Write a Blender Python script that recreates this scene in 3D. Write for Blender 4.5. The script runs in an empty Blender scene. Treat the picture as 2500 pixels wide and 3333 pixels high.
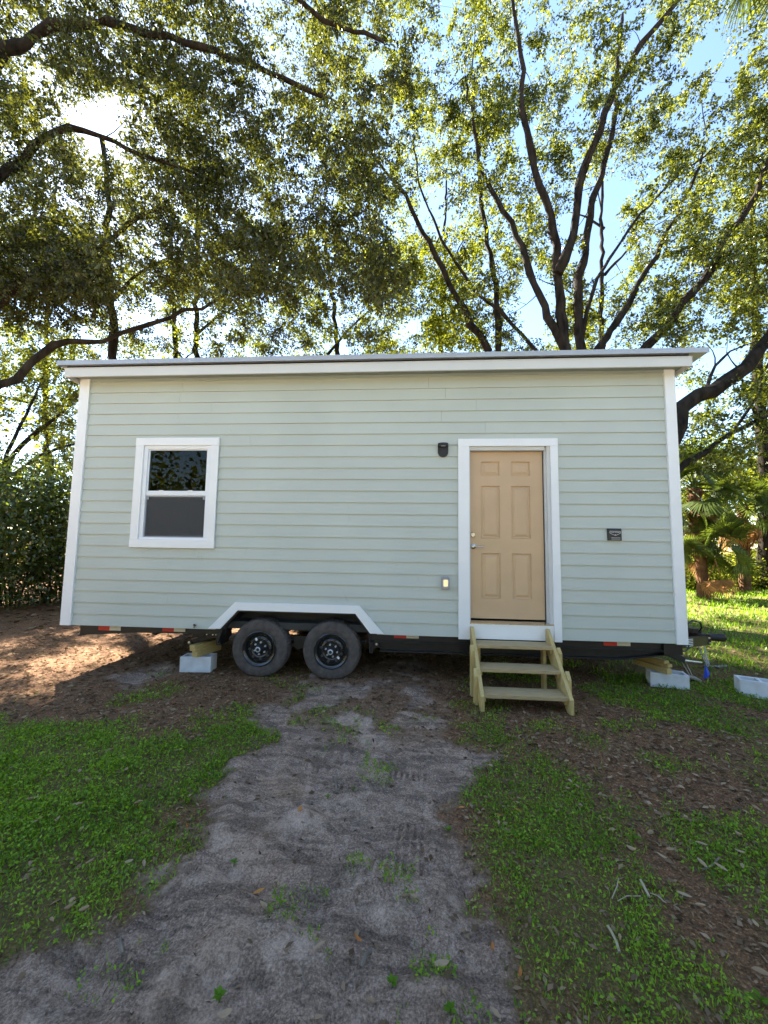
import bpy, bmesh, math, random
import numpy as np
from mathutils import Vector, Matrix
random.seed(7); rng = np.random.default_rng(7)
SC = bpy.context.scene
COL = SC.collection
R = math.radians

# ------------------------------------------------------------------ camera
CAM = np.array([-0.708, -4.74, 1.639]); FPX = 1252.0
YAW, PITCH, ROLL = -0.07118, 0.08481, 0.01468
def _axes():
    cy, sy, cp, sp = math.cos(YAW), math.sin(YAW), math.cos(PITCH), math.sin(PITCH)
    f = np.array([sy*cp, cy*cp, sp]); r = np.array([cy, -sy, 0.]); u = np.cross(r, f)
    cr, sr = math.cos(ROLL), math.sin(ROLL)
    return cr*r + sr*u, -sr*r + cr*u, f
AR, AU, AF = _axes()
cd = bpy.data.cameras.new('camera'); cam = bpy.data.objects.new('camera', cd); COL.objects.link(cam)
cd.sensor_fit = 'HORIZONTAL'; cd.sensor_width = 36.0; cd.lens = FPX/2500*36
cd.clip_start = 0.05; cd.clip_end = 2000
cam.matrix_world = Matrix(((AR[0], AU[0], -AF[0], CAM[0]), (AR[1], AU[1], -AF[1], CAM[1]), (AR[2], AU[2], -AF[2], CAM[2]), (0, 0, 0, 1)))
SC.camera = cam
# ------------------------------------------------------------------ light
SUN = np.array([-0.514, 0.534, 0.671])
world = bpy.data.worlds.new('World'); SC.world = world; world.use_nodes = True
wt = world.node_tree; wt.nodes.clear()
sky = wt.nodes.new('ShaderNodeTexSky'); sky.sky_type = 'NISHITA'; sky.sun_disc = False
sky.sun_elevation = R(42.2); sky.sun_rotation = R(-43.9)
sky.air_density = 1.0; sky.dust_density = 0.15; sky.ozone_density = 1.0
bg = wt.nodes.new('ShaderNodeBackground'); bg.inputs[1].default_value = 0.06
wo = wt.nodes.new('ShaderNodeOutputWorld')
wt.links.new(sky.outputs[0], bg.inputs[0]); wt.links.new(bg.outputs[0], wo.inputs[0])
sl = bpy.data.lights.new('sun', 'SUN'); sl.energy = 5.0; sl.angle = R(0.55); sl.color = (1.0, 0.93, 0.80)
so = bpy.data.objects.new('sun', sl); COL.objects.link(so)
so.rotation_euler = Vector(SUN).to_track_quat('Z', 'Y').to_euler()
vs = SC.view_settings; vs.view_transform = 'Standard'; vs.look = 'None'; vs.gamma = 1.0; vs.exposure = 3.15
SC.render.resolution_x = 768; SC.render.resolution_y = 1024
SC.cycles.max_bounces = 6; SC.cycles.diffuse_bounces = 3; SC.cycles.glossy_bounces = 3; SC.cycles.transparent_max_bounces = 8

# ------------------------------------------------------------------ helpers
def ray(px, py): return AF + AR*(px-1250)/FPX - AU*(py-1666.5)/FPX
def at(px, py, Y): d = ray(px, py); return CAM + d*((Y-CAM[1])/d[1])
def onz(px, py, z=0.0): d = ray(px, py); return CAM + d*((z-CAM[2])/d[2])
def pix(P):
    d = np.asarray(P) - CAM; z = d@AF
    return np.stack([1250 + FPX*(d@AR)/z, 1666.5 - FPX*(d@AU)/z], -1), z

def _hash(ix, iy, s):
    h = (ix.astype(np.int64)*374761393 + iy.astype(np.int64)*668265263 + s*974634777) & 0x7fffffff
    h = ((h ^ (h >> 13))*1274126177) & 0x7fffffff
    return ((h ^ (h >> 16)) & 0xffff)/65535.0
def vnoise(x, y, s=0):
    x = np.asarray(x, float); y = np.asarray(y, float)
    ix, iy = np.floor(x), np.floor(y); fx, fy = x-ix, y-iy
    fx = fx*fx*(3-2*fx); fy = fy*fy*(3-2*fy)
    a, b, c, d = _hash(ix, iy, s), _hash(ix+1, iy, s), _hash(ix, iy+1, s), _hash(ix+1, iy+1, s)
    return (a*(1-fx)+b*fx)*(1-fy) + (c*(1-fx)+d*fx)*fy
def fbm(x, y, s=0, o=4):
    t = 0; a = .5; n = 0
    for k in range(o):
        t = t + a*vnoise(x*2**k, y*2**k, s+k*17); n += a; a *= .5
    return t/n

# ---- materials
def newmat(name):
    m = bpy.data.materials.new(name); m.use_nodes = True; nt = m.node_tree; nt.nodes.clear()
    return m, nt, nt.nodes, nt.links
def pmat(name, col, rough=.5, var=.12, scale=6., stretch=(1, 1, 1), bump=0., bscale=60., metal=0., spec=.5, col2=None, detail=6., coat=0.):
    m, nt, N, L = newmat(name)
    out = N.new('ShaderNodeOutputMaterial'); b = N.new('ShaderNodeBsdfPrincipled')
    L.new(b.outputs[0], out.inputs[0])
    b.inputs['Roughness'].default_value = rough; b.inputs['Metallic'].default_value = metal
    b.inputs['Specular IOR Level'].default_value = spec
    if coat: b.inputs['Coat Weight'].default_value = coat; b.inputs['Coat Roughness'].default_value = .15
    tc = N.new('ShaderNodeTexCoord'); mp = N.new('ShaderNodeMapping'); mp.inputs['Scale'].default_value = stretch
    L.new(tc.outputs['Object'], mp.inputs[0])
    n = N.new('ShaderNodeTexNoise'); n.inputs['Scale'].default_value = scale; n.inputs['Detail'].default_value = detail
    L.new(mp.outputs[0], n.inputs['Vector'])
    r = N.new('ShaderNodeValToRGB'); r.color_ramp.elements[0].position = .3; r.color_ramp.elements[1].position = .7
    c2 = col2 or tuple(c*(1+var) for c in col); c1 = tuple(c*(1-var) for c in col) if not col2 else col
    r.color_ramp.elements[0].color = (*c1, 1); r.color_ramp.elements[1].color = (*c2, 1)
    L.new(n.outputs[0], r.inputs[0]); L.new(r.outputs[0], b.inputs['Base Color'])
    if bump:
        n2 = N.new('ShaderNodeTexNoise'); n2.inputs['Scale'].default_value = bscale; n2.inputs['Detail'].default_value = 5
        L.new(mp.outputs[0], n2.inputs['Vector'])
        bp = N.new('ShaderNodeBump'); bp.inputs['Strength'].default_value = bump; bp.inputs['Distance'].default_value = .01
        L.new(n2.outputs[0], bp.inputs['Height']); L.new(bp.outputs[0], b.inputs['Normal'])
    return m
def leafmat(name, dark, light, trans=.45, gloss=.0, grough=.35, tcol=None):
    m, nt, N, L = newmat(name)
    out = N.new('ShaderNodeOutputMaterial')
    a = N.new('ShaderNodeAttribute'); a.attribute_name = 'tint'
    r = N.new('ShaderNodeValToRGB'); r.color_ramp.elements[0].color = (*dark, 1); r.color_ramp.elements[1].color = (*light, 1)
    L.new(a.outputs['Fac'], r.inputs[0])
    d = N.new('ShaderNodeBsdfDiffuse'); t = N.new('ShaderNodeBsdfTranslucent')
    L.new(r.outputs[0], d.inputs[0])
    mu = N.new('ShaderNodeMix'); mu.data_type = 'RGBA'; mu.blend_type = 'MULTIPLY'; mu.inputs[0].default_value = 1
    mu.inputs[7].default_value = (*(tcol or (2.2, 2.0, .9)), 1)
    L.new(r.outputs[0], mu.inputs[6]); L.new(mu.outputs[2], t.inputs[0])
    mx = N.new('ShaderNodeMixShader'); mx.inputs[0].default_value = trans
    L.new(d.outputs[0], mx.inputs[1]); L.new(t.outputs[0], mx.inputs[2])
    last = mx
    if gloss:
        g = N.new('ShaderNodeBsdfGlossy'); g.inputs['Roughness'].default_value = grough; g.inputs[0].default_value = (.9, .95, .85, 1)
        m2 = N.new('ShaderNodeMixShader'); m2.inputs[0].default_value = gloss
        L.new(mx.outputs[0], m2.inputs[1]); L.new(g.outputs[0], m2.inputs[2]); last = m2
    L.new(last.outputs[0], out.inputs[0])
    return m
def woodmat(name, c1, c2, stretch, rough=.7):
    m = pmat(name, c1, rough, 0, 9., stretch, .25, 30., col2=c2, detail=8.)
    return m

M = {}
M['siding'] = pmat('siding_paint', (.50, .53, .47), .5, .045, 1.1, bump=.05, bscale=140)
def smudges(m):
    """faint handling marks and a little dust on the paint"""
    nt = m.node_tree; N, L = nt.nodes, nt.links; b = N['Principled BSDF']; src = b.inputs['Base Color'].links[0].from_socket
    tc = N.new('ShaderNodeTexCoord'); n = N.new('ShaderNodeTexNoise'); n.inputs['Scale'].default_value = 3.2; n.inputs['Detail'].default_value = 9; n.inputs['Roughness'].default_value = .72; n.inputs['Distortion'].default_value = 1.2
    L.new(tc.outputs['Object'], n.inputs['Vector']); r = N.new('ShaderNodeValToRGB'); r.color_ramp.elements[0].position = .62; r.color_ramp.elements[1].position = .78
    r.color_ramp.elements[0].color = (0, 0, 0, 1); r.color_ramp.elements[1].color = (.5, .5, .5, 1); L.new(n.outputs[0], r.inputs[0])
    x = N.new('ShaderNodeMix'); x.data_type = 'RGBA'; L.new(r.outputs[0], x.inputs[0]); L.new(src, x.inputs[6]); x.inputs[7].default_value = (.30, .31, .27, 1); L.new(x.outputs[2], b.inputs['Base Color'])
smudges(M['siding'])
M['trim'] = pmat('white_trim_paint', (.85, .85, .84), .45, .025, 3., bump=.03, bscale=120)
M['fascia'] = pmat('fascia_paint', (.62, .62, .60), .5, .03, 3.)
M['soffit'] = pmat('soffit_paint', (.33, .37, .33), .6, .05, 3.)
M['vinyl'] = pmat('white_vinyl', (.82, .83, .85), .35, .01, 3.)
M['door'] = pmat('tan_door_paint', (.58, .395, .23), .36, .05, 3., bump=.04, bscale=200)
M['metalroof'] = pmat('grey_metal_roof', (.40, .42, .45), .45, .05, 4., metal=.25)
M['black'] = pmat('black_frame_paint', (.012, .012, .014), .38, .3, 12., bump=.1, bscale=90)
M['blackdull'] = pmat('dull_black_steel', (.016, .016, .017), .6, .4, 9., bump=.15, bscale=120)
M['rim'] = pmat('gloss_black_wheel', (.016, .016, .018), .18, .1, 5., coat=.6)
M['steel'] = pmat('bright_steel', (.62, .62, .62), .3, .1, 20., metal=1.)
M['nickel'] = pmat('satin_nickel', (.66, .62, .55), .25, .05, 20., metal=1.)
M['zinc'] = pmat('galvanised_steel', (.55, .56, .58), .38, .15, 30., metal=.9)
M['rubber'] = pmat('dusty_rubber', (.085, .070, .062), .85, .35, 14., bump=.3, bscale=90)
M['nut'] = pmat('zinc_lug_nut', (.55, .55, .56), .35, .1, 20., metal=.25)
M['clod'] = pmat('sand_clod', (0.169, 0.115, 0.078), .95, 0, 8., col2=(0.429, 0.305, 0.220))
M['concrete'] = pmat('pale_concrete', (.62, .62, .63), .9, .13, 9., bump=.25, bscale=180)
M['woodx'] = woodmat('treated_pine_long', (.44, .30, .10), (.60, .44, .18), (1.2, 14, 14))
M['woody'] = woodmat('treated_pine_deep', (.42, .29, .10), (.60, .45, .18), (14, 1.2, 14))
M['woodz'] = woodmat('treated_pine_upright', (.44, .31, .11), (.61, .46, .19), (14, 14, 1.2))
M['tread'] = woodmat('weathered_tread', (.34, .24, .12), (.50, .37, .185), (1.2, 16, 14))
M['oldwood'] = woodmat('grey_old_wood', (.22, .19, .15), (.36, .32, .26), (2, 14, 14))
M['interior'] = pmat('dark_interior', (.05, .05, .048), .9, .2, 3.)
M['red'] = pmat('red_reflector', (.55, .035, .02), .3, .1, 40.)
M['cream'] = pmat('cream_reflector', (.62, .56, .40), .3, .06, 40.)
M['white'] = pmat('white_ink', (.8, .8, .8), .5, .02, 30.)
M['silverink'] = pmat('silver_ink', (.5, .5, .5), .4, .05, 30.)
M['blue'] = pmat('blue_plastic', (.01, .06, .55), .5, .2, 18.)
M['cover'] = pmat('grey_cover_plastic', (.33, .34, .37), .35, .06, 20.)
M['copper'] = pmat('copper_stub', (.35, .2, .1), .45, .2, 40., metal=.5)
M['bark'] = pmat('oak_bark', (.010, .008, .0065), .95, 0, 7., (1, 1, .35), 1., 26., col2=(.045, .035, .027), spec=.1)
M['palmbark'] = pmat('palm_bark', (.07, .035, .02), .95, 0, 9., (1, 1, 1), .8, 20., col2=(.20, .105, .06), spec=.1)
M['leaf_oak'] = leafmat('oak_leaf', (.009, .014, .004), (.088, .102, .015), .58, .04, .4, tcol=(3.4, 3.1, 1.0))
M['leaf_silhouette'] = leafmat('silhouette_oak_leaf', (.008, .011, .004), (.062, .070, .014), .52, .04, .4, tcol=(3.0, 2.7, 1.0))  # oak leaf darkened and less translucent to paint in a backlit silhouette
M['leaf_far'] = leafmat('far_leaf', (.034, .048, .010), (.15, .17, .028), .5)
M['leaf_shrub'] = leafmat('glossy_shrub_leaf', (.018, .032, .006), (.11, .155, .02), .42, .09, .3)
M['leaf_palm'] = leafmat('palm_frond_green', (.022, .036, .009), (.085, .12, .022), .42, .03, .45)
M['leaf_palmdry'] = leafmat('palm_frond_dry', (.22, .10, .04), (.42, .24, .11), .35, tcol=(1.3, 1.1, .9))
M['grass'] = leafmat('grass_blade', (.075, .150, .008), (.29, .44, .024), .36, .02, .4, tcol=(1.6, 1.7, .8))
M['litter'] = leafmat('dry_litter', (.070, .043, .024), (.44, .31, .19), .15, tcol=(1.2, 1, .8))
M['dryleaf'] = leafmat('dry_fallen_leaf', (.26, .17, .09), (.46, .34, .22), .15, tcol=(1.2, 1, .8))
M['orangeleaf'] = leafmat('orange_fallen_leaf', (.42, .15, .04), (.55, .27, .09), .15, tcol=(1.2, 1, .8))
M['seedling'] = leafmat('bright_seedling', (.06, .13, .012), (.12, .22, .025), .3, tcol=(1.4, 1.4, .8))
M['twig'] = pmat('dead_twig', (.10, .08, .06), .9, .3, 20., col2=(.2, .16, .12))
M['stalk'] = pmat('pale_dry_stalk', (.36, .30, .19), .8, .1, 20.)
# glass and screen
m, nt, N, L = newmat('window_glass'); out = N.new('ShaderNodeOutputMaterial')
tr = N.new('ShaderNodeBsdfTransparent'); tr.inputs[0].default_value = (.55, .58, .55, 1)
gl = N.new('ShaderNodeBsdfGlossy'); gl.inputs['Roughness'].default_value = .01
fr = N.new('ShaderNodeFresnel'); fr.inputs[0].default_value = 1.3
mx = N.new('ShaderNodeMixShader'); L.new(fr.outputs[0], mx.inputs[0]); L.new(tr.outputs[0], mx.inputs[1]); L.new(gl.outputs[0], mx.inputs[2]); L.new(mx.outputs[0], out.inputs[0]); M['glass'] = m
m, nt, N, L = newmat('insect_screen'); out = N.new('ShaderNodeOutputMaterial')
tr = N.new('ShaderNodeBsdfTransparent'); df = N.new('ShaderNodeBsdfDiffuse'); df.inputs[0].default_value = (.10, .10, .10, 1)
mx = N.new('ShaderNodeMixShader'); mx.inputs[0].default_value = .62
L.new(tr.outputs[0], mx.inputs[1]); L.new(df.outputs[0], mx.inputs[2]); L.new(mx.outputs[0], out.inputs[0]); M['screen'] = m
m, nt, N, L = newmat('lit_lens'); out = N.new('ShaderNodeOutputMaterial'); em = N.new('ShaderNodeEmission')
em.inputs[0].default_value = (1, .80, .45, 1); em.inputs[1].default_value = .14; L.new(em.outputs[0], out.inputs[0]); M['lens'] = m

# ---- objects
ORG = {}
def tag(o, label=None, cat=None, group=None, kind=None):
    if label: o['label'] = label
    if cat: o['category'] = cat
    if group: o['group'] = group
    if kind: o['kind'] = kind
    return o
def empty(name, loc=(0, 0, 0), parent=None):
    o = bpy.data.objects.new(name, None); COL.objects.link(o); o.empty_display_size = .1
    if parent: o.parent = parent; base = ORG[parent]; o.location = Vector(loc)-base
    else: o.location = loc
    ORG[o] = Vector(loc); return o
def link_mesh(name, me, parent=None):
    o = bpy.data.objects.new(name, me); COL.objects.link(o)
    if parent is not None: o.parent = parent; ORG[o] = ORG[parent]
    else: ORG[o] = Vector((0, 0, 0))
    return o
class MB:
    def __init__(s): s.v = []; s.f = []
    def add(s, vs, fs):
        n = len(s.v); s.v += [tuple(v) for v in vs]; s.f += [tuple(i+n for i in f) for f in fs]; return s
    def box(s, x0, x1, y0, y1, z0, z1):
        return s.add([(x0,y0,z0),(x1,y0,z0),(x1,y1,z0),(x0,y1,z0),(x0,y0,z1),(x1,y0,z1),(x1,y1,z1),(x0,y1,z1)],
              [(3,2,1,0),(4,5,6,7),(0,1,5,4),(1,2,6,5),(2,3,7,6),(3,0,4,7)])
    def obox(s, c, ax, h):
        c = np.array(c); ax = np.array(ax, float)
        vs = [c + ax[0]*h[0]*i + ax[1]*h[1]*j + ax[2]*h[2]*k for k in (-1, 1) for i, j in ((-1,-1),(1,-1),(1,1),(-1,1))]
        return s.add(vs, [(3,2,1,0),(4,5,6,7),(0,1,5,4),(1,2,6,5),(2,3,7,6),(3,0,4,7)])
    def beam(s, a, b, w, h, up=(0, 0, 1)):
        a = np.array(a, float); b = np.array(b, float); d = b-a; l = np.linalg.norm(d); d /= l
        sd = np.cross(d, up); sd /= np.linalg.norm(sd); u = np.cross(sd, d)
        return s.obox((a+b)/2, (d, sd, u), (l/2, w/2, h/2))
    def prism(s, poly, y0, y1):      # poly in xz, counter-clockwise seen from -y
        n = len(poly)
        vs = [(x, y0, z) for x, z in poly] + [(x, y1, z) for x, z in poly]
        return s.add(vs, [tuple(range(n)), tuple(range(2*n-1, n-1, -1))] + [(i, i+n, (i+1) % n+n, (i+1) % n) for i in range(n)])
    def prism_x(s, poly, x0, x1):    # poly in yz
        n = len(poly)
        vs = [(x0, y, z) for y, z in poly] + [(x1, y, z) for y, z in poly]
        return s.add(vs, [tuple(range(n-1, -1, -1)), tuple(range(n, 2*n))] + [((i+1) % n, (i+1) % n+n, i+n, i) for i in range(n)])
    def tube(s, pts, rad, n=8, cap=True):
        pts = [np.array(p, float) for p in pts]; m = len(pts)
        if not hasattr(rad, '__len__'): rad = [rad]*m
        d0 = pts[1]-pts[0]; ref = np.array([0, 0, 1.]) if abs(d0[2]) < .9*np.linalg.norm(d0) else np.array([1., 0, 0])
        vs = []; 
        for i in range(m):
            d = pts[min(i+1, m-1)]-pts[max(i-1, 0)]; d /= (np.linalg.norm(d)+1e-9)
            a = np.cross(d, ref); a /= (np.linalg.norm(a)+1e-9); b = np.cross(d, a); ref = np.cross(a, d)*1.0 if False else ref
            for k in range(n):
                t = 2*math.pi*k/n; vs.append(pts[i]+rad[i]*(a*math.cos(t)+b*math.sin(t)))
        fs = [(i*n+k, i*n+(k+1) % n, (i+1)*n+(k+1) % n, (i+1)*n+k) for i in range(m-1) for k in range(n)]
        if cap: fs += [tuple(range(n-1, -1, -1)), tuple(range((m-1)*n, m*n))]
        return s.add(vs, fs)
    def lathe(s, prof, c, axis=(0, -1, 0), n=32, mod=None, caps=(True, True)):
        c = np.array(c, float); ax = np.array(axis, float); ax /= np.linalg.norm(ax)
        ref = np.array([0, 0, 1.]) if abs(ax[2]) < .9 else np.array([1., 0, 0])
        a = np.cross(ref, ax); a /= np.linalg.norm(a); b = np.cross(ax, a); vs = []
        for j, (r, h) in enumerate(prof):
            for k in range(n):
                t = 2*math.pi*k/n; rr = r if mod is None else mod(j, k, r)
                vs.append(c+ax*h+rr*(a*math.cos(t)+b*math.sin(t)))
        m = len(prof)
        fs = [(i*n+k, i*n+(k+1) % n, (i+1)*n+(k+1) % n, (i+1)*n+k) for i in range(m-1) for k in range(n)]
        if caps[0] and prof[0][0] > 1e-4: fs.append(tuple(range(n-1, -1, -1)))
        if caps[1] and prof[-1][0] > 1e-4: fs.append(tuple(range((m-1)*n, m*n)))
        return s.add(vs, fs)
    def build(s, name, mat, parent=None, smooth=False, bevel=0., origin=None):
        base = ORG[parent] if parent is not None else Vector(origin or (0, 0, 0))
        me = bpy.data.meshes.new(name)
        me.from_pydata([(v[0]-base[0], v[1]-base[1], v[2]-base[2]) for v in s.v], [], s.f)
        bm = bmesh.new(); bm.from_mesh(me); bmesh.ops.recalc_face_normals(bm, faces=bm.faces); bm.to_mesh(me); bm.free()
        me.materials.append(mat)
        o = link_mesh(name, me, parent)
        if parent is None: o.location = base; ORG[o] = Vector(base)
        if smooth:
            me.polygons.foreach_set('use_smooth', [True]*len(me.polygons))
            try: me.set_sharp_from_angle(angle=R(40))
            except Exception: pass
        if bevel:
            b = o.modifiers.new('bevel', 'BEVEL'); b.width = bevel; b.segments = 2; b.limit_method = 'ANGLE'; b.angle_limit = R(40)
        return o
def part(name, mat, parent, fn, **k):
    m = MB(); fn(m); return m.build(name, mat, parent, **k)
def box(name, mat, parent, *a, **k): return MB().box(*a).build(name, mat, parent, **k)
def quads(name, V, mat, parent=None, tint=None):
    """V: (N,4,3) leaf faces"""
    n = len(V); me = bpy.data.meshes.new(name)
    base = np.array(ORG[parent]) if parent is not None else np.zeros(3)
    me.vertices.add(4*n); me.vertices.foreach_set('co', (V-base).astype(np.float32).ravel())
    me.loops.add(4*n); me.loops.foreach_set('vertex_index', np.arange(4*n, dtype=np.int32))
    me.polygons.add(n); me.polygons.foreach_set('loop_start', np.arange(0, 4*n, 4, dtype=np.int32))
    me.update(calc_edges=True)
    if tint is not None:
        a = me.attributes.new('tint', 'FLOAT', 'FACE'); a.data.foreach_set('value', tint.astype(np.float32))
    me.materials.append(mat)
    return link_mesh(name, me, parent)
def unit(v): return v/(np.linalg.norm(v, axis=-1, keepdims=True)+1e-9)
def leaf_quads(P, D, NRM, ln, wd, fold=.15):
    """leaf blades from base P along D, half-width wd"""
    D = unit(D); S = unit(np.cross(D, NRM)); U = np.cross(S, D)
    ln = np.asarray(ln)[:, None]; wd = np.asarray(wd)[:, None]
    mid = P + D*ln*.5
    return np.stack([P, mid+S*wd+U*wd*fold, P+D*ln-U*ln*.08, mid-S*wd+U*wd*fold], 1)
def rand_unit(n):
    return unit(rng.normal(size=(n, 3)))
def text_mesh(name, body, size, mat, parent, mat4):
    c = bpy.data.curves.new(name, 'FONT'); c.body = body; c.size = size; c.align_x = 'CENTER'; c.align_y = 'CENTER'; c.extrude = .0006
    t = bpy.data.objects.new(name, c); COL.objects.link(t)
    dg = bpy.context.evaluated_depsgraph_get()
    me = bpy.data.meshes.new_from_object(t.evaluated_get(dg)); bpy.data.objects.remove(t)
    base = ORG[parent]; me.transform(Matrix.Translation(-base) @ mat4)
    me.materials.clear(); me.materials.append(mat); me.name = name
    return link_mesh(name, me, parent)

# ------------------------------------------------------------------ ground
Z1 = 2500/1659.
def gp(l): return np.array([onz(x*Z1, y*Z1)[:2] for x, y in l])
PATH = gp([(-250,2330),(-250,2230),(0,2150),(130,2105),(225,2070),(255,1990),(320,1900),(378,1830),(425,1750),(475,1690),(520,1640),(590,1605),(545,1570),(520,1560),
           (560,1525),(640,1490),(690,1450),(760,1440),(900,1420),(945,1440),(965,1500),(990,1545),(975,1590),(1100,1635),(1030,1670),(1005,1740),(1010,1850),(1040,1950),(1062,2080),(1078,2212),(1090,2330)])
BARE = gp([(225,1490),(250,1460),(330,1435),(400,1425),(400,1450),(330,1465),(290,1490),(250,1500)])
LGRASS = gp([(-900,1620),(0,1560),(150,1555),(300,1575),(420,1590),(520,1540),(660,1570),(700,1600),(600,1640),(500,1700),(430,1760),(380,1840),(310,1920),(240,2060),(120,2110),(0,2160),(-900,2330)])
RGRASS = gp([(1000,1730),(1040,1680),(1120,1670),(1250,1700),(1340,1760),(1400,1860),(1480,1990),(1560,2080),(1700,2200),(1800,2330),(1090,2330),(1070,2150),(1040,1960),(1005,1850)])
def sdist(poly, x, y):
    n = len(poly); d = np.full(x.shape, 1e9); ins = np.zeros(x.shape, bool)
    for i in range(n):
        ax, ay = poly[i]; bx, by = poly[(i+1) % n]; ex, ey = bx-ax, by-ay
        t = np.clip(((x-ax)*ex+(y-ay)*ey)/(ex*ex+ey*ey+1e-12), 0, 1)
        d = np.minimum(d, np.hypot(x-ax-t*ex, y-ay-t*ey))
        c = ((ay > y) != (by > y)) & (x < (bx-ax)*(y-ay)/(by-ay+1e-12)+ax); ins ^= c
    return np.where(ins, d, -d)
def sstep(a, b, x): t = np.clip((x-a)/(b-a), 0, 1); return t*t*(3-2*t)
def fields(x, y):
    n1 = fbm(x*2.2, y*2.2, 3); n2 = fbm(x*6, y*6, 9)
    sd = np.maximum(sdist(PATH, x, y), sdist(BARE, x, y)-.02) + (n1-.5)*.42 + (n2-.5)*.34 + (fbm(x*17, y*17, 13)-.5)*.10
    sd = sd + (fbm(x*34, y*34, 14, 2)-.5)*.12; sand = sstep(-.09, .10, sd)
    near = sstep(-1.6, -.9, y)   # towards the house the sand breaks into litter
    sand = sand*(1-.75*near*sstep(.48, .58, fbm(x*3.1, y*3.1, 41)))
    gl = sdist(LGRASS, x, y) + (n1-.5)*.5 + (n2-.5)*.3
    gr = sdist(RGRASS, x, y) + (n1-.5)*.5 + (n2-.5)*.3
    g = np.maximum(sstep(-.18, .26, gl)*.96, sstep(-.2, .3, gr)*.84)
    patch = sstep(.38, .66, fbm(x*1.7+5, y*1.7, 23))*.62                      # tufts in the litter
    g = np.maximum(g, patch*sstep(-6, -2, x)*(1-.75*sstep(-1.0, .2, y)*(x < 1.2)))
    lawn = sstep(1.8, 4.2, x + .35*y + (n1-.5)*2)*sstep(-.4, 1.5, y)
    under = sstep(-.4, .3, x)*(1-sstep(2.4, 3.6, y))*sstep(-.3, .3, y)*.6
    g = np.maximum(np.maximum(g, lawn*(.75+.25*sstep(.4, .6, fbm(x*.9, y*.9, 5)))), under*sstep(.4, .6, n1))
    back = sstep(-4.6, -6.5, y); g = np.maximum(g, back*.8)
    g = g*(1-sand*.97)
    g = np.maximum(g, sand*sstep(.66, .72, fbm(x*3.4, y*3.4, 77))*.45)
    return sand, np.clip(g, 0, 1)
def gheight(x, y, sand):
    h = (fbm(x*.7, y*.7, 60)-.5)*.05 + (fbm(x*5, y*5, 61)-.5)*.018
    lump = (fbm(x*9+y*3, y*11-x*3, 62, 4)-.5)
    h = h + sand*(lump*.055 + (np.abs(fbm(x*3+y, y*2.6-x*.6, 67, 3)-.5))*-.15 + (fbm(x*2.2, y*2.2, 66)-.5)*.06 + .012)
    # rippled track left by tyres on the right half of the path, bumps from shovelled sand on the left
    for tx, y0, y1 in ((-.72, -2.75, -1.6), (-1.30, -2.3, -1.3)):
        xc = tx+.06*(y+2); tr = sstep(.17, .13, np.abs(x-xc))*sstep(y0, y0+.1, y)*sstep(y1, y1-.25, y)*sand
        band = sstep(.42, .55, fbm(x*.8+3, y*5, 63, 2)) if tx > -1.0 else sstep(.5, .62, fbm(x*.8, y*4, 64, 2))
        h = h*(1-.6*tr) + tr*(.011*np.sign(np.sin((x-xc)*150))*np.abs(np.sin((x-xc)*150))**.5*band*(np.abs(np.sin(y*22)) > .25) - .016)
    dg = np.abs((x+1.25)*.55+(y+2.75)+.15*np.sin(x*3))
    h = h - sand*.025*np.exp(-(dg/.09)**2) + sand*.02*np.exp(-((dg-.2)/.12)**2)
    return h*sstep(40, 15, np.hypot(x, y)) if True else h
def axisgrid(a, b, d, far):
    c = list(np.arange(a, b, d)); s = d; v = c[-1]
    while v < far: s *= 1.16; v += s; c.append(v)
    s = d; v = c[0]
    while v > -far: s *= 1.16; v -= s; c.insert(0, v)
    return np.array(c)
gx = np.unique(np.concatenate([axisgrid(-4.6, 4.0, .028, 600), np.arange(-.96, -.48, .007)])); gy = axisgrid(-3.6, 1.2, .028, 600)
GX, GY = np.meshgrid(gx, gy); gs, gg = fields(GX, GY); GZ = gheight(GX, GY, gs)
nx, ny = len(gx), len(gy)
me = bpy.data.meshes.new('ground'); me.vertices.add(nx*ny)
me.vertices.foreach_set('co', np.stack([GX, GY, GZ], -1).astype(np.float32).ravel())
ii = (np.arange(ny-1)[:, None]*nx + np.arange(nx-1)[None, :]).ravel()
qv = np.stack([ii, ii+1, ii+nx+1, ii+nx], 1).astype(np.int32)
me.loops.add(qv.size); me.loops.foreach_set('vertex_index', qv.ravel()); me.polygons.add(len(qv)); me.polygons.foreach_set('loop_start', np.arange(0, qv.size, 4, dtype=np.int32))
me.update(calc_edges=True); me.polygons.foreach_set('use_smooth', np.ones(len(qv), bool))
gbounce = sstep(-5.2, -6.6, GY+(fbm(GX*.5, GY*.5, 70)-.5)*1.5)*sstep(-60, -45, GY)   # unseen pale ground added behind the viewpoint to bounce sun onto the wall
for nm, arr in (('sand', gs), ('grass', gg*(1+.55*sstep(1.8, 4.2, GX+.35*GY)*sstep(-.4, 1.5, GY))), ('yard', gbounce)):
    a = me.attributes.new(nm, 'FLOAT', 'POINT'); a.data.foreach_set('value', arr.astype(np.float32).ravel())
m, nt, N, L = newmat('ground_soil')
out = N.new('ShaderNodeOutputMaterial'); b = N.new('ShaderNodeBsdfPrincipled'); L.new(b.outputs[0], out.inputs[0]); b.inputs['Roughness'].default_value = .95; b.inputs['Specular IOR Level'].default_value = .15
tc = N.new('ShaderNodeTexCoord')
def noi(sc, det=8, rough=.6):
    n = N.new('ShaderNodeTexNoise'); n.inputs['Scale'].default_value = sc; n.inputs['Detail'].default_value = det; n.inputs['Roughness'].default_value = rough
    L.new(tc.outputs['Object'], n.inputs['Vector']); return n.outputs[0]
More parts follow.
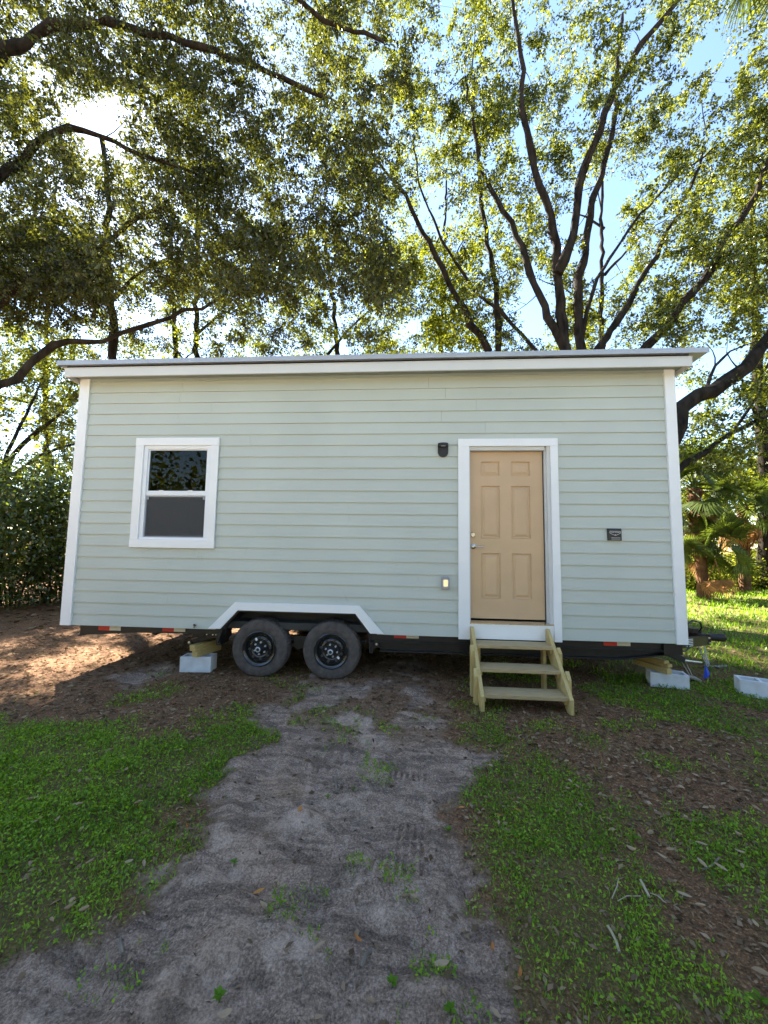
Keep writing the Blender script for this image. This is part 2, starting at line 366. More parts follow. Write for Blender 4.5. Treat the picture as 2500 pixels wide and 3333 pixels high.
def ramp(f, stops):
    r = N.new('ShaderNodeValToRGB'); e = r.color_ramp.elements
    while len(e) < len(stops): e.new(.5)
    for q, (p_, c) in zip(e, stops): q.position = p_; q.color = (*c, 1)
    L.new(f, r.inputs[0]); return r.outputs[0]
def mixc(f, a, b_):
    x = N.new('ShaderNodeMix'); x.data_type = 'RGBA'
    if isinstance(f, float): x.inputs[0].default_value = f
    else: L.new(f, x.inputs[0])
    L.new(a, x.inputs[6]); L.new(b_, x.inputs[7]); return x.outputs[2]
def attr(n):
    a = N.new('ShaderNodeAttribute'); a.attribute_name = n; return a.outputs['Fac']
litc = ramp(noi(75, 10, .8), [(.38, (0.065, 0.031, 0.016)), (.49, (0.164, 0.082, 0.041)), (.56, (0.263, 0.138, 0.069)), (.64, (0.526, 0.296, 0.150))])
sfine = noi(95, 10, .8); smid = noi(15, 10, .75)
mp_ = N.new('ShaderNodeMapping'); mp_.inputs['Rotation'].default_value = (0, 0, R(28)); mp_.inputs['Scale'].default_value = (1.6, 7., 1.); L.new(tc.outputs['Object'], mp_.inputs[0])
ns_ = N.new('ShaderNodeTexNoise'); ns_.inputs['Scale'].default_value = 1.5; ns_.inputs['Detail'].default_value = 9; ns_.inputs['Roughness'].default_value = .7; ns_.inputs['Distortion'].default_value = .6; L.new(mp_.outputs[0], ns_.inputs['Vector'])
dark = ramp(sfine, [(.38, (0.099, 0.064, 0.044)), (.50, (0.247, 0.168, 0.120)), (.62, (0.446, 0.312, 0.228))])
lite = ramp(sfine, [(.38, (0.173, 0.116, 0.084)), (.50, (0.371, 0.258, 0.187)), (.62, (0.594, 0.426, 0.312))])
sbase = mixc(ramp(smid, [(.44, (0, 0, 0)), (.57, (1, 1, 1))]), dark, lite)
sbase = mixc(ramp(ns_.outputs[0], [(.43, (.9, .9, .9)), (.52, (0, 0, 0))]), sbase, ramp(sfine, [(.38, (.062, .042, .030)), (.50, (.150, .104, .075)), (.62, (.30, .215, .16))]))                 # darker stretched streaks in the sand
sbase = mixc(ramp(noi(2.4, 9, .75), [(.52, (0, 0, 0)), (.62, (.7, .7, .7))]), sbase, ramp(sfine, [(.38, (0.396, 0.277, 0.202)), (.62, (0.726, 0.525, 0.390))]))   # dry pale sand
sandc = mixc(ramp(noi(.8, 4), [(.52, (0, 0, 0)), (.70, (.6, .6, .6))]), sbase, ramp(sfine, [(.38, (0.330, 0.199, 0.120)), (.62, (0.627, 0.398, 0.240))]))
grc = ramp(noi(60, 10, .8), [(.38, (0.039, 0.042, 0.011)), (.5, (0.111, 0.117, 0.029)), (.62, (0.221, 0.215, 0.061))])
gmul = N.new('ShaderNodeMath'); gmul.operation = 'MULTIPLY'; gmul.inputs[1].default_value = .62; L.new(attr('grass'), gmul.inputs[0])
c1 = mixc(gmul.outputs[0], litc, grc); c2 = mixc(attr('sand'), c1, sandc)
c2 = mixc(attr('yard'), c2, ramp(noi(3, 8), [(.35, (.42, .36, .27)), (.65, (.56, .49, .38))]))  # added bounce ground, paler than the track sand
L.new(c2, b.inputs['Base Color'])
bp = N.new('ShaderNodeBump'); bp.inputs['Strength'].default_value = 1.; bp.inputs['Distance'].default_value = .018
L.new(noi(45, 10, .75), bp.inputs['Height']); L.new(bp.outputs[0], b.inputs['Normal'])
me.materials.append(m); ground = link_mesh('ground', me); tag(ground, kind='structure')
tag(ground, 'bare grey sand track between brown leaf litter and weedy grass', 'ground')
def gz(x, y):
    x = np.atleast_1d(np.asarray(x, float)); y = np.atleast_1d(np.asarray(y, float))
    i = np.clip(np.searchsorted(gx, x)-1, 0, nx-2); j = np.clip(np.searchsorted(gy, y)-1, 0, ny-2)
    fx = (x-gx[i])/(gx[i+1]-gx[i]); fy = (y-gy[j])/(gy[j+1]-gy[j])
    return (GZ[j, i]*(1-fx)+GZ[j, i+1]*fx)*(1-fy)+(GZ[j+1, i]*(1-fx)+GZ[j+1, i+1]*fx)*fy
def gz1(x, y): return float(gz(x, y)[0])

# ------------------------------------------------------------------ tiny house
WL, WR, WB, WT = -5.158, 2.430, .56, 3.80
DEP = 2.60; EXP = .1454
H = empty('tiny_house', (-1.36, 1.3, 0))
tag(H, 'pale sage green tiny house on a black tandem axle trailer with tan door', 'tiny house')
# shell
def shell(m):
    t0, t1 = .016, .11
    ax0, ax1, at_ = -3.03, -1.21, .80
    for x0, x1, z0, z1 in ((WL+.02, -4.2, WB, 3.82), (-4.2, -3.29, WB, 1.66), (-4.2, -3.29, 2.89, 3.82), (-3.29, ax0, WB, 3.82), (ax0, ax1, at_+.03, 3.82),
                           (ax1, -.01, WB, 3.82), (-.01, .955, 2.855, 3.82), (-.01, .955, WB, .72), (.955, WR-.02, WB, 3.82)):
        m.box(x0, x1, t0, t1, z0, z1)
    m.box(WL+.02, WL+.11, t1, DEP, WB, 3.82); m.box(WR-.11, WR-.02, t1, DEP, WB, 3.82); m.box(WL+.11, WR-.11, DEP-.1, DEP, WB, 3.82)
    m.box(WL+.11, WR-.11, t1, DEP-.1, WB, WB+.08)
wall = part('wall', M['interior'], H, shell)
# siding boards
def board(name, parent, zb, xlb, xlt, xrb, xrt, last=False):
    zt = min(zb+EXP+.018, WT+.01); f = (zt-zb)/EXP
    yb0, yb1, yt0, yt1 = -.0105, .002, .0045, .0145
    m = MB().add([(xlb,yb0,zb),(xrb,yb0,zb),(xrt,yt0,zt),(xlt,yt0,zt),(xlb,yb1,zb),(xrb,yb1,zb),(xrt,yt1,zt),(xlt,yt1,zt)],
             [(0,1,2,3),(5,4,7,6),(4,5,1,0),(1,5,6,2),(2,6,7,3),(3,7,4,0)])
    return m.build(name, M['siding'], parent)
cl, cr = WL+.10, WR-.085     # inner ends behind the corner boards
for k in range(23):
    z0 = WB + EXP*k
    if z0 > WT-.02: break
    z1 = z0+EXP
    iv = [(cl, cl, cr, cr)]
    def cut(iv, a0, a1, b0, b1):
        r = []
        for (l0, l1, r0, r1) in iv:
            if l0 < a0 and r0 > b0: r += [(l0, l1, a0, a1), (b0, b1, r0, r1)]
            else: r.append((l0, l1, r0, r1))
        return r
    if z1 > 1.68 and z0 < 2.88: iv = cut(iv, -4.26, -4.26, -3.24, -3.24)
    if z0 < 2.85: iv = cut(iv, -.07, -.07, 1.0, 1.0)
    if k < 2:
        f = lambda z: min(1., (z-WB)/.29)
        zt = z1+.018
        iv = cut(iv, -3.13+.27*f(z0), -3.13+.27*f(zt), -1.108-.242*f(z0), -1.108-.242*f(zt))
    iv2 = []
    for (l0, l1, r0, r1) in iv:                       # boards come in 3.66 m lengths: butt joints fall at uneven places
        if r0-l0 > 3.7:
            x = l0+random.uniform(1.2, 2.6)
            while r0-x > .7:
                iv2.append((l0, l1, x-.0012, x-.0012)); l0 = l1 = x+.0012; x += random.uniform(2.9, 3.66)
        iv2.append((l0, l1, r0, r1))
    for q in iv2: board('siding_board', wall, z0+random.uniform(-.0016, .0016), *q)
# sides
for sx, x in ((-1, WL), (1, WR)):
    proto = None
    for k in range(23):
        z0 = WB+EXP*k
        if z0 > WT-.02: break
        zt = min(z0+EXP+.018, WT+.01); xo = x-sx*.002
        a = xo+sx*.012; c = xo-sx*.002
        MB().add([(a,.1,z0),(a,DEP-.08,z0),(c,DEP-.08,zt),(c,.1,zt),(a-sx*.012,.1,z0),(a-sx*.012,DEP-.08,z0),(c-sx*.01,DEP-.08,zt),(c-sx*.01,.1,zt)],
            [(0,1,2,3),(5,4,7,6),(4,5,1,0),(1,5,6,2),(2,6,7,3),(3,7,4,0)]).build('siding_board', M['siding'], wall)
# corner boards
box('corner_board', M['trim'], H, WL, WL+.125, -.029, .016, WB-.003, WT, bevel=.002)
box('corner_board', M['trim'], H, WR-.105, WR, -.029, .016, WB-.006, WT, bevel=.002)
box('corner_board', M['trim'], H, WL-.022, WL-.0005, -.021, .105, WB-.003, WT, bevel=.002)
box('corner_board', M['trim'], H, WR+.0005, WR+.022, -.021, .105, WB-.006, WT, bevel=.002)
# roof
rf = part('roof', M['metalroof'], H, lambda m: m.prism_x([(-.235, 3.905), (2.95, 3.80), (2.95, 3.86), (-.235, 3.955)], -5.31, 2.69))
for i in range(18):
    x = -5.2+i*.455
    part('seam', M['metalroof'], rf, lambda m: m.prism_x([(-.22, 3.956), (2.94, 3.863), (2.94, 3.885), (-.22, 3.978)], x, x+.02))
part('drip_edge', M['metalroof'], rf, lambda m: m.box(-5.315, 2.695, -.243, -.236, 3.898, 3.958))
box('shadow_strip', M['blackdull'], rf, -5.21, 2.50, -.196, -.16, 3.864, 3.902)  # black strip standing in for the shadow line above the fascia
box('fascia', M['fascia'], rf, -5.235, 2.53, -.205, -.18, 3.756, 3.862, bevel=.002)
box('fascia_cap', M['fascia'], rf, -5.238, 2.533, -.2085, -.178, 3.8625, 3.874)
for x0, x1 in ((-5.235, -5.21), (2.505, 2.53)):
    part('rake_board', M['fascia'], rf, lambda m: m.prism_x([(-.1795, 3.757), (2.9, 3.67), (2.9, 3.785), (-.1795, 3.872)], x0, x1))
part('soffit', M['soffit'], rf, lambda m: m.box(-5.2095, 2.5045, -.1795, 2.85, WT+.002, WT+.014))
box('frieze', M['soffit'], rf, WL+.126, WR-.106, -.014, .003, WT-.035, WT+.001)
# window
W = empty('window', (-3.75, 0, 2.27), H)
cz = (-.026, -.0105)
box('casing', M['trim'], W, -4.315, -3.190, -.036, -.011, 2.888, 2.988, bevel=.002)
box('casing', M['trim'], W, -4.315, -3.190, -.036, -.011, 1.560, 1.662, bevel=.002)
box('casing', M['trim'], W, -4.313, -4.206, -.034, -.011, 1.6625, 2.8875, bevel=.002)
box('casing', M['trim'], W, -3.292, -3.192, -.034, -.011, 1.6625, 2.8875, bevel=.002)
def frame(m, x0, x1, z0, z1, w, y0, y1, wt=None, wb=None):
    wt = wt or w; wb = wb or w
    m.box(x0, x1, y0, y1, z1-wt, z1); m.box(x0, x1, y0, y1, z0, z0+wb); m.box(x0, x0+w, y0, y1, z0+wb, z1-wt); m.box(x1-w, x1, y0, y1, z0+wb, z1-wt)
part('frame', M['vinyl'], W, lambda m: frame(m, -4.2055, -3.2925, 1.6625, 2.8875, .052, -.016, .07, .045, .03), bevel=.002)
part('upper_sash', M['vinyl'], W, lambda m: frame(m, -4.153, -3.345, 2.235, 2.842, .016, .0, .03, .014, .06), bevel=.002)
part('lower_sash', M['vinyl'], W, lambda m: frame(m, -4.153, -3.345, 1.693, 2.2345, .012, .02, .05, .03, .03), bevel=.002)
box('upper_pane', M['glass'], W, -4.137, -3.361, .012, .016, 2.295, 2.828)
box('lower_pane', M['glass'], W, -4.141, -3.357, .034, .038, 1.723, 2.2045)
sc = box('screen', M['screen'], W, -4.141, -3.357, .010, .0112, 1.705, 2.215)
part('screen_frame', M['cover'], W, lambda m: frame(m, -4.152, -3.346, 1.694, 2.226, .009, .004, .016))
for x in (-4.125, -3.372): box('screen_clip', M['cover'], W, x-.012, x+.012, -.002, .004, 2.18, 2.215)
for x in (-3.95, -3.56): box('sash_lock', M['vinyl'], W, x-.03, x+.03, -.006, .0, 2.288, 2.302)
# door
D = empty('door', (.46, 0, .77), H)
box('casing', M['trim'], D, -.139, 1.054, -.038, -.011, 2.862, 2.955, bevel=.002)
box('casing', M['trim'], D, -.138, -.006, -.036, -.011, WB-.02, 2.8615, bevel=.002)
box('casing', M['trim'], D, .965, 1.053, -.036, -.011, WB-.02, 2.8615, bevel=.002)
box('kick_board', M['trim'], D, -.0055, .9645, -.024, -.006, WB-.012, .722, bevel=.002)
def jamb(m):
    m.box(-.008, .008, -.010, .10, .7355, 2.8615); m.box(.905, .925, .02, .10, .7355, 2.8615); m.box(.9255, .9645, -.012, .10, .7355, 2.8615); m.box(.008, .905, -.010, .10, 2.816, 2.8615)
part('jamb', M['fascia'], D, jamb)
part('threshold', M['nickel'], D, lambda m: m.prism_x([(-.030, .7225), (.10, .7225), (.10, .752), (.03, .752), (-.030, .735)], -.0055, .9645))
box('weatherstrip', M['blackdull'], D, .897, .9045, .05, .09, .752, 2.816)
DX0, DX1, DZ0, DZ1, DY = .010, .896, .772, 2.812, .060
pan = []
for (x0, x1) in ((.150, .380), (.516, .746)):
    for (z0, z1) in ((2.508, 2.691), (1.736, 2.386), (1.008, 1.559)): pan.append((x0, x1, z0, z1))
def slab(m):
    xs = [DX0, .150, .380, .516, .746, DX1]; zs = [DZ0, 1.008, 1.559, 1.736, 2.386, 2.508, 2.691, DZ1]
    for i in range(5):
        for j in range(7):
            if any(abs(p[0]-xs[i]) < 1e-6 and abs(p[2]-zs[j]) < 1e-6 for p in pan): continue
            m.add([(xs[i],DY,zs[j]),(xs[i+1],DY,zs[j]),(xs[i+1],DY,zs[j+1]),(xs[i],DY,zs[j+1])], [(0,1,2,3)])
    m.add([(DX0,DY,DZ0),(DX1,DY,DZ0),(DX1,DY+.04,DZ0),(DX0,DY+.04,DZ0),(DX0,DY,DZ1),(DX1,DY,DZ1),(DX1,DY+.04,DZ1),(DX0,DY+.04,DZ1)], [(3,2,1,0),(4,5,6,7),(1,2,6,5),(2,3,7,6),(3,0,4,7)])
part('slab', M['door'], D, slab)
for (x0, x1, z0, z1) in pan:
    def pn(m):
        st = [(0, 0), (.004, -.004), (.010, .012), (.022, .014), (.050, .003)]
        vs = []; 
        for i, d in st: vs += [(x0+i,DY+d,z0+i),(x1-i,DY+d,z0+i),(x1-i,DY+d,z1-i),(x0+i,DY+d,z1-i)]
        fs = [(a*4+k, a*4+(k+1) % 4, a*4+4+(k+1) % 4, a*4+4+k) for a in range(4) for k in range(4)] + [(16, 17, 18, 19)]
        m.add(vs, fs)
    part('panel', M['door'], D, pn)
part('deadbolt', M['nickel'], D, lambda m: m.lathe([(.034, 0), (.034, .006), (.026, .018), (.024, .022), (0, .022)], (.049, DY, 1.777), n=28), smooth=True)
def lever(m):
    m.lathe([(.034, 0), (.034, .006), (.027, .012), (.014, .016), (.012, .045), (0, .047)], (.049, DY, 1.633), n=28)
    m.tube([(.049, DY-.042, 1.633), (.085, DY-.047, 1.636), (.125, DY-.047, 1.634), (.160, DY-.043, 1.630), (.172, DY-.034, 1.632)], [.010, .010, .009, .008, .006], 10)
part('lever_handle', M['nickel'], D, lever, smooth=True)
# wall fittings
lt = empty('wall_light', (-.323, 0, 2.81), H)
def arc(cx, cz, r, a0, a1, n=12): return [(cx+r*math.cos(R(a0+(a1-a0)*i/n)), cz+r*math.sin(R(a0+(a1-a0)*i/n))) for i in range(n+1)]
part('back_plate', M['blackdull'], lt, lambda m: m.prism(arc(-.323, 2.792, .064, 180, 360)+[(-.259, 2.89), (-.387, 2.89)], -.024, -.009), bevel=.002)
def hood(m):
    n = 14; vs = []
    for z in (2.862, 2.896):
        vs += [(-.387, -.0245, z)]+[(-.323-.064*math.cos(math.pi*i/n), -.0245-.055*math.sin(math.pi*i/n)-.012, z) for i in range(n+1)]+[(-.259, -.0245, z)]
    k = n+3; m.add(vs, [tuple(range(k-1, -1, -1)), tuple(range(k, 2*k))]+[(i, (i+1) % k, (i+1) % k+k, i+k) for i in range(k)])
part('hood', M['blackdull'], lt, hood)
part('lens', M['cover'], lt, lambda m: m.lathe([(.03, 0), (.03, .006), (0, .008)], (-.323, -.06, 2.8615), (0, 0, -1), 20))
ot = empty('outdoor_switch_box', (-.293, 0, 1.19), H)
part('box', M['cover'], ot, lambda m: m.prism([(-.341, 1.118), (-.244, 1.118), (-.243, 1.252), (-.256, 1.270), (-.328, 1.270), (-.341, 1.252)], -.050, -.008), bevel=.004)
part('cover_frame', M['cover'], ot, lambda m: frame(m, -.335, -.250, 1.125, 1.256, .012, -.058, -.0505), bevel=.002)
box('lit_lens', M['lens'], ot, -.318, -.266, -.0555, -.051, 1.152, 1.232, bevel=.004)
vt = empty('vent_cover', (1.684, 0, 1.80), H)
part('plate', M['black'], vt, lambda m: m.box(1.606, 1.761, -.030, -.006, 1.728, 1.870), bevel=.003)
part('hood', M['black'], vt, lambda m: m.prism_x([(-.0305, 1.868), (-.0305, 1.845), (-.040, 1.845), (-.036, 1.868)], 1.615, 1.752))
for z in (1.7415, 1.7575): box('louver', M['silverink'], vt, 1.642, 1.742, -.034, -.0305, z, z+.005)
def badge(m):
    pts = [(1.628, 1.838), (1.745, 1.838), (1.748, 1.815), (1.6875, 1.785), (1.625, 1.815)]
    for i in range(5):
        a, b_ = pts[i], pts[(i+1) % 5]; m.beam((a[0], -.0318, a[1]), (b_[0], -.0318, b_[1]), .0024, .0045, (0, 0, 1) if abs(a[0]-b_[0]) > .01 else (1, 0, 0))
    m.lathe([(.0055, 0), (.0055, .002), (0, .002)], (1.687, -.031, 1.797), n=12)
part('badge', M['silverink'], vt, badge)
text_mesh('lettering', 'CRAFTSMAN', .0185, M['white'], vt, Matrix(((1, 0, 0, 1.6865), (0, 0, -1, -.0312), (0, 1, 0, 1.8255), (0, 0, 0, 1))))
part('pipe_stub', M['copper'], H, lambda m: m.tube([(-3.385, 0, .60), (-3.385, -.03, .598), (-3.382, -.045, .585)], [.013, .012, .010], 10))
part('cable_end', M['black'], H, lambda m: m.tube([(-3.40, -.005, .612), (-3.39, -.04, .612), (-3.38, -.05, .604)], [.008, .009, .005], 8))
# scuffs are part of the siding paint (noise); arch trim
AO = [(-3.21, .572), (-2.881, .900), (-1.327, .898), (-1.026, .572)]; AI = [(-3.054, .572), (-2.841, .803), (-1.374, .801), (-1.190, .572)]
for i in range(3):
    pl = [AO[i], AO[i+1], AI[i+1], AI[i]][::-1]
    MB().prism(pl, -.034, -.0115).build('arch_trim', M['trim'], H, bevel=.0015)
# ---- trailer
C = empty('chassis', (-1.3, 1.3, .5), H)
part('side_rail', M['black'], C, lambda m: m.prism([(-4.955, .421), (-4.2, .476), (-3.44, .484), (-3.02, .49), (-3.02, .5585), (-4.955, .5585)], .045, .10))
part('side_rail', M['black'], C, lambda m: (m.box(-1.205, 2.40, .045, .10, .475, .5585)))
part('flange', M['blackdull'], C, lambda m: m.box(-1.08, 2.36, .02, .12, .462, .474))
def beam(m):
    m.box(-1.076, 1.75, .10, .112, .36, .4615); m.box(-1.076, 1.75, .035, .16, .346, .3595)
    m.add([(1.75,.10,.36),(2.36,.10,.44),(2.36,.10,.4615),(1.75,.10,.4615),(1.75,.112,.36),(2.36,.112,.44),(2.36,.112,.4615),(1.75,.112,.4615)], [(0,1,2,3),(7,6,5,4),(0,4,5,1),(1,5,6,2)])
    m.add([(1.75,.035,.346),(2.36,.035,.428),(2.36,.16,.428),(1.75,.16,.346),(1.75,.035,.3595),(2.36,.035,.4415),(2.36,.16,.4415),(1.75,.16,.3595)], [(0,1,5,4),(1,2,6,5),(2,3,7,6),(3,0,4,7),(4,5,6,7),(3,2,1,0)])
part('main_beam', M['black'], C, beam)
part('far_rail', M['black'], C, lambda m: m.box(-4.9, 2.38, DEP-.16, DEP-.06, .42, .5585))
for x in (-4.7, -4.0, -3.35, -.6, .2, 1.0, 1.8, 2.34): box('cross_member', M['blackdull'], C, x-.03, x+.03, .113, DEP-.17, .44, .553)
box('deck', M['blackdull'], C, -4.93, 2.4, .112, DEP-.06, .5535, .559)
box('end_plate', M['black'], C, 2.20, 2.405, .012, .0435, .43, .5575)
for x0 in (-4.705, -3.845, -.905, 1.55, ):
    w = .15
    z0 = .492 if x0 < -4 else (.503 if x0 < -1 else (.512 if x0 < 0 else .503)); z1 = .5575
    tp = box('reflector_tape', M['red'], C, x0, x0+w, .0425, .0448, z0, z1-.006)
    box('reflector_tape', M['cream'], C, x0+w+.001, x0+2*w, .0425, .0448, z0+.002, z1-.004)
# fender
def fender(m):
    p0 = [(-3.09, .40), (-3.045, .575), (-2.838, .797), (-1.378, .795), (-1.199, .575), (-1.186, .34)]
    p1 = [(x*1.0+(.006 if x < -2.1 else -.006), z-.008) for x, z in p0]
    for i in range(5):
        a, b_, c, d = p0[i], p0[i+1], p1[i+1], p1[i]
        m.add([(a[0],-.01,a[1]),(b_[0],-.01,b_[1]),(b_[0],.30,b_[1]),(a[0],.30,a[1]),(d[0],-.01,d[1]),(c[0],-.01,c[1]),(c[0],.30,c[1]),(d[0],.30,d[1])], [(0,1,2,3),(7,6,5,4),(0,4,5,1),(2,6,7,3),(1,5,6,2),(3,7,4,0)])
part('fender', M['blackdull'], C, fender)
part('fender_back', M['blackdull'], C, lambda m: m.prism([(-3.06, .56), (-1.19, .56), (-1.385, .78), (-2.83, .78)], .302, .312))
def rimlip(m):
    p0 = [(-3.085, .41), (-3.04, .575), (-2.834, .793), (-1.382, .791), (-1.203, .575), (-1.19, .345)]
    for i in range(5): m.beam((p0[i][0], -.006, p0[i][1]), (p0[i+1][0], -.006, p0[i+1][1]), .016, .016, (0, 1, 0))
part('fender_lip', M['black'], C, rimlip)
box('mud_plate', M['black'], C, -1.2, -1.155, .0, .20, .335, .47)
box('mud_plate', M['black'], C, -3.13, -3.07, .03, .26, .36, .53)
part('hanger_bracket', M['black'], C, lambda m: m.prism([(-1.15, .40), (-1.08, .40), (-1.08, .475), (-1.15, .475)], .02, .10))
part('hanger_bolt', M['steel'], C, lambda m: m.lathe([(.014, 0), (.014, .012), (0, .014)], (-1.115, .02, .438), n=8))
part('equalizer', M['black'], C, lambda m: m.prism([(-2.20, .36), (-2.12, .30), (-2.02, .34), (-2.01, .47), (-2.17, .47), (-2.17, .38)], .16, .20))
for x in (-2.57, -1.67):
    part('axle', M['blackdull'], C, lambda m: m.tube([(x, .15, .332), (x, DEP-.15, .332)], .038, 12))
    part('leaf_spring', M['blackdull'], C, lambda m: m.tube([(x-.40, .2, .42), (x, .2, .385), (x+.40, .2, .42)], .02, 6))
# tongue
ta, tb = np.array([2.36, .40, .437]), np.array([3.52, 1.215, .342]); td = (tb-ta)/np.linalg.norm(tb-ta)
tn = np.array([td[1], -td[0], 0]); tn /= np.linalg.norm(tn); tup = np.cross(tn, td); tup = tup if tup[2] > 0 else -tup
part('tongue_beam', M['black'], C, lambda m: (m.beam(ta, tb, .05, .125)))
part('tongue_beam', M['black'], C, lambda m: (m.beam((2.36, 2.2, .437), (3.52, 1.385, .342), .05, .125)))
def on_t(s, h, o=.0265): return ta+td*s+tup*h+tn*o
for i in range(5): part('stripe', M['white'], C, lambda m: m.beam(on_t(.74, .044-.022*i), on_t(.93, .044-.022*i), .0016, .0095))
def tm(s, h):
    p_ = on_t(s, h, .0262); return Matrix(((td[0], tup[0], tn[0], p_[0]), (td[1], tup[1], tn[1], p_[1]), (td[2], tup[2], tn[2], p_[2]), (0, 0, 0, 1)))
text_mesh('lettering', 'UTILITY TRAILER', .056, M['white'], C, tm(.40, -.040))
part('coupler_block', M['black'], C, lambda m: m.box(3.40, 3.58, 1.20, 1.40, .285, .43), bevel=.006)
part('coupler', M['blackdull'], C, lambda m: m.tube([(3.56, 1.29, .37), (3.70, 1.29, .372), (3.80, 1.29, .368), (3.84, 1.29, .355)], [.052, .05, .058, .03], 14), smooth=True)
part('coupler_bolt', M['steel'], C, lambda m: (m.lathe([(.014, 0), (.014, .02), (0, .022)], (3.54, 1.199, .38), n=8), m.lathe([(.014, 0), (.014, .02), (0, .022)], (3.55, 1.199, .31), n=8)))
part('jack_plate', M['black'], C, lambda m: m.box(3.34, 3.47, 1.22, 1.38, .431, .50), bevel=.004)
part('cable', M['black'], C, lambda m: m.tube([(2.95, .86, .52), (3.03, .9, .60), (3.17, .95, .66), (3.30, 1.0, .63), (3.36, 1.06, .55), (3.36, 1.12, .48)], .012, 8), smooth=True)
part('cable', M['black'], C, lambda m: m.tube([(2.72, .58, .40), (2.76, .60, .345), (2.84, .65, .315), (2.92, .70, .33), (2.97, .75, .37)], .010, 8), smooth=True)
# chain: links as parts
def link_ring(m, c, d, up, L_=.022, W_=.011, r=.0042):
    pts = []
    for i in range(10):
        t = 2*math.pi*i/10; pts.append(np.array(c)+np.array(d)*L_*math.cos(t)+np.array(up)*W_*math.sin(t))
    pts.append(pts[0]); pts.append(pts[1]); m.tube(pts, r, 5, cap=False)
def chain(pts, n):
    pts = np.array(pts); sg = np.r_[0, np.cumsum(np.linalg.norm(np.diff(pts, axis=0), axis=1))]
    for i in range(n):
        s0 = sg[-1]*(i+.5)/n; c = np.array([np.interp(s0, sg, pts[:, k]) for k in range(3)]); c2 = np.array([np.interp(s0+.01, sg, pts[:, k]) for k in range(3)])
        d = unit(c2-c); up = np.cross(d, (0, 1., .2)); up = unit(up)
        if i % 2: up = np.cross(d, up)
        part('chain_link', M['zinc'], C, lambda m: link_ring(m, c, d, up))
zc = lambda x, y: gz1(x, y)+.012
chain([(3.36, 1.15, .285), (3.40, 1.12, .14), (3.43, 1.08, zc(3.43, 1.08))], 9)
chain([(3.45, 1.16, .285), (3.44, 1.12, .14), (3.45, 1.08, zc(3.45, 1.08)), (3.56, 1.08, zc(3.56, 1.08)), (3.72, 1.14, zc(3.72, 1.14))], 17)
# corner jacks
part('stabiliser_arm', M['black'], C, lambda m: m.beam((2.22, .20, .46), (2.60, .32, .30), .07, .07), bevel=.004)
part('jack_tube', M['zinc'], C, lambda m: m.tube([(2.60, .34, .285), (2.64, .38, .272), (3.02, .62, .19)], [.022, .016, .014], 10))
for o in (0, .05):
    part('jack_cable', M['zinc'], C, lambda m: m.tube([(2.55+o, .42, .39), (2.62+o, .46, .37), (2.72+o*.8, .5, .20), (2.80+o*.6, .5, .05)], .0055, 6))
part('jack_foot', M['zinc'], C, lambda m: m.box(2.76, 2.86, .46, .54, .02, .05), bevel=.006)
part('stabiliser_arm', M['black'], C, lambda m: m.beam((-3.10, .22, .47), (-3.56, .26, .34), .08, .06), bevel=.004)
part('stabiliser_rail', M['black'], C, lambda m: m.box(-3.50, -3.06, .13, .30, .42, .475))
part('jack_bolt', M['steel'], C, lambda m: m.lathe([(.018, 0), (.018, .03), (0, .032)], (-3.57, .215, .335), n=10))
for x in (-3.36, -3.30, -3.22, -3.18): part('jack_bolt', M['steel'], C, lambda m: m.lathe([(.009, 0), (.009, .014), (0, .015)], (x, .128, .462), n=6))
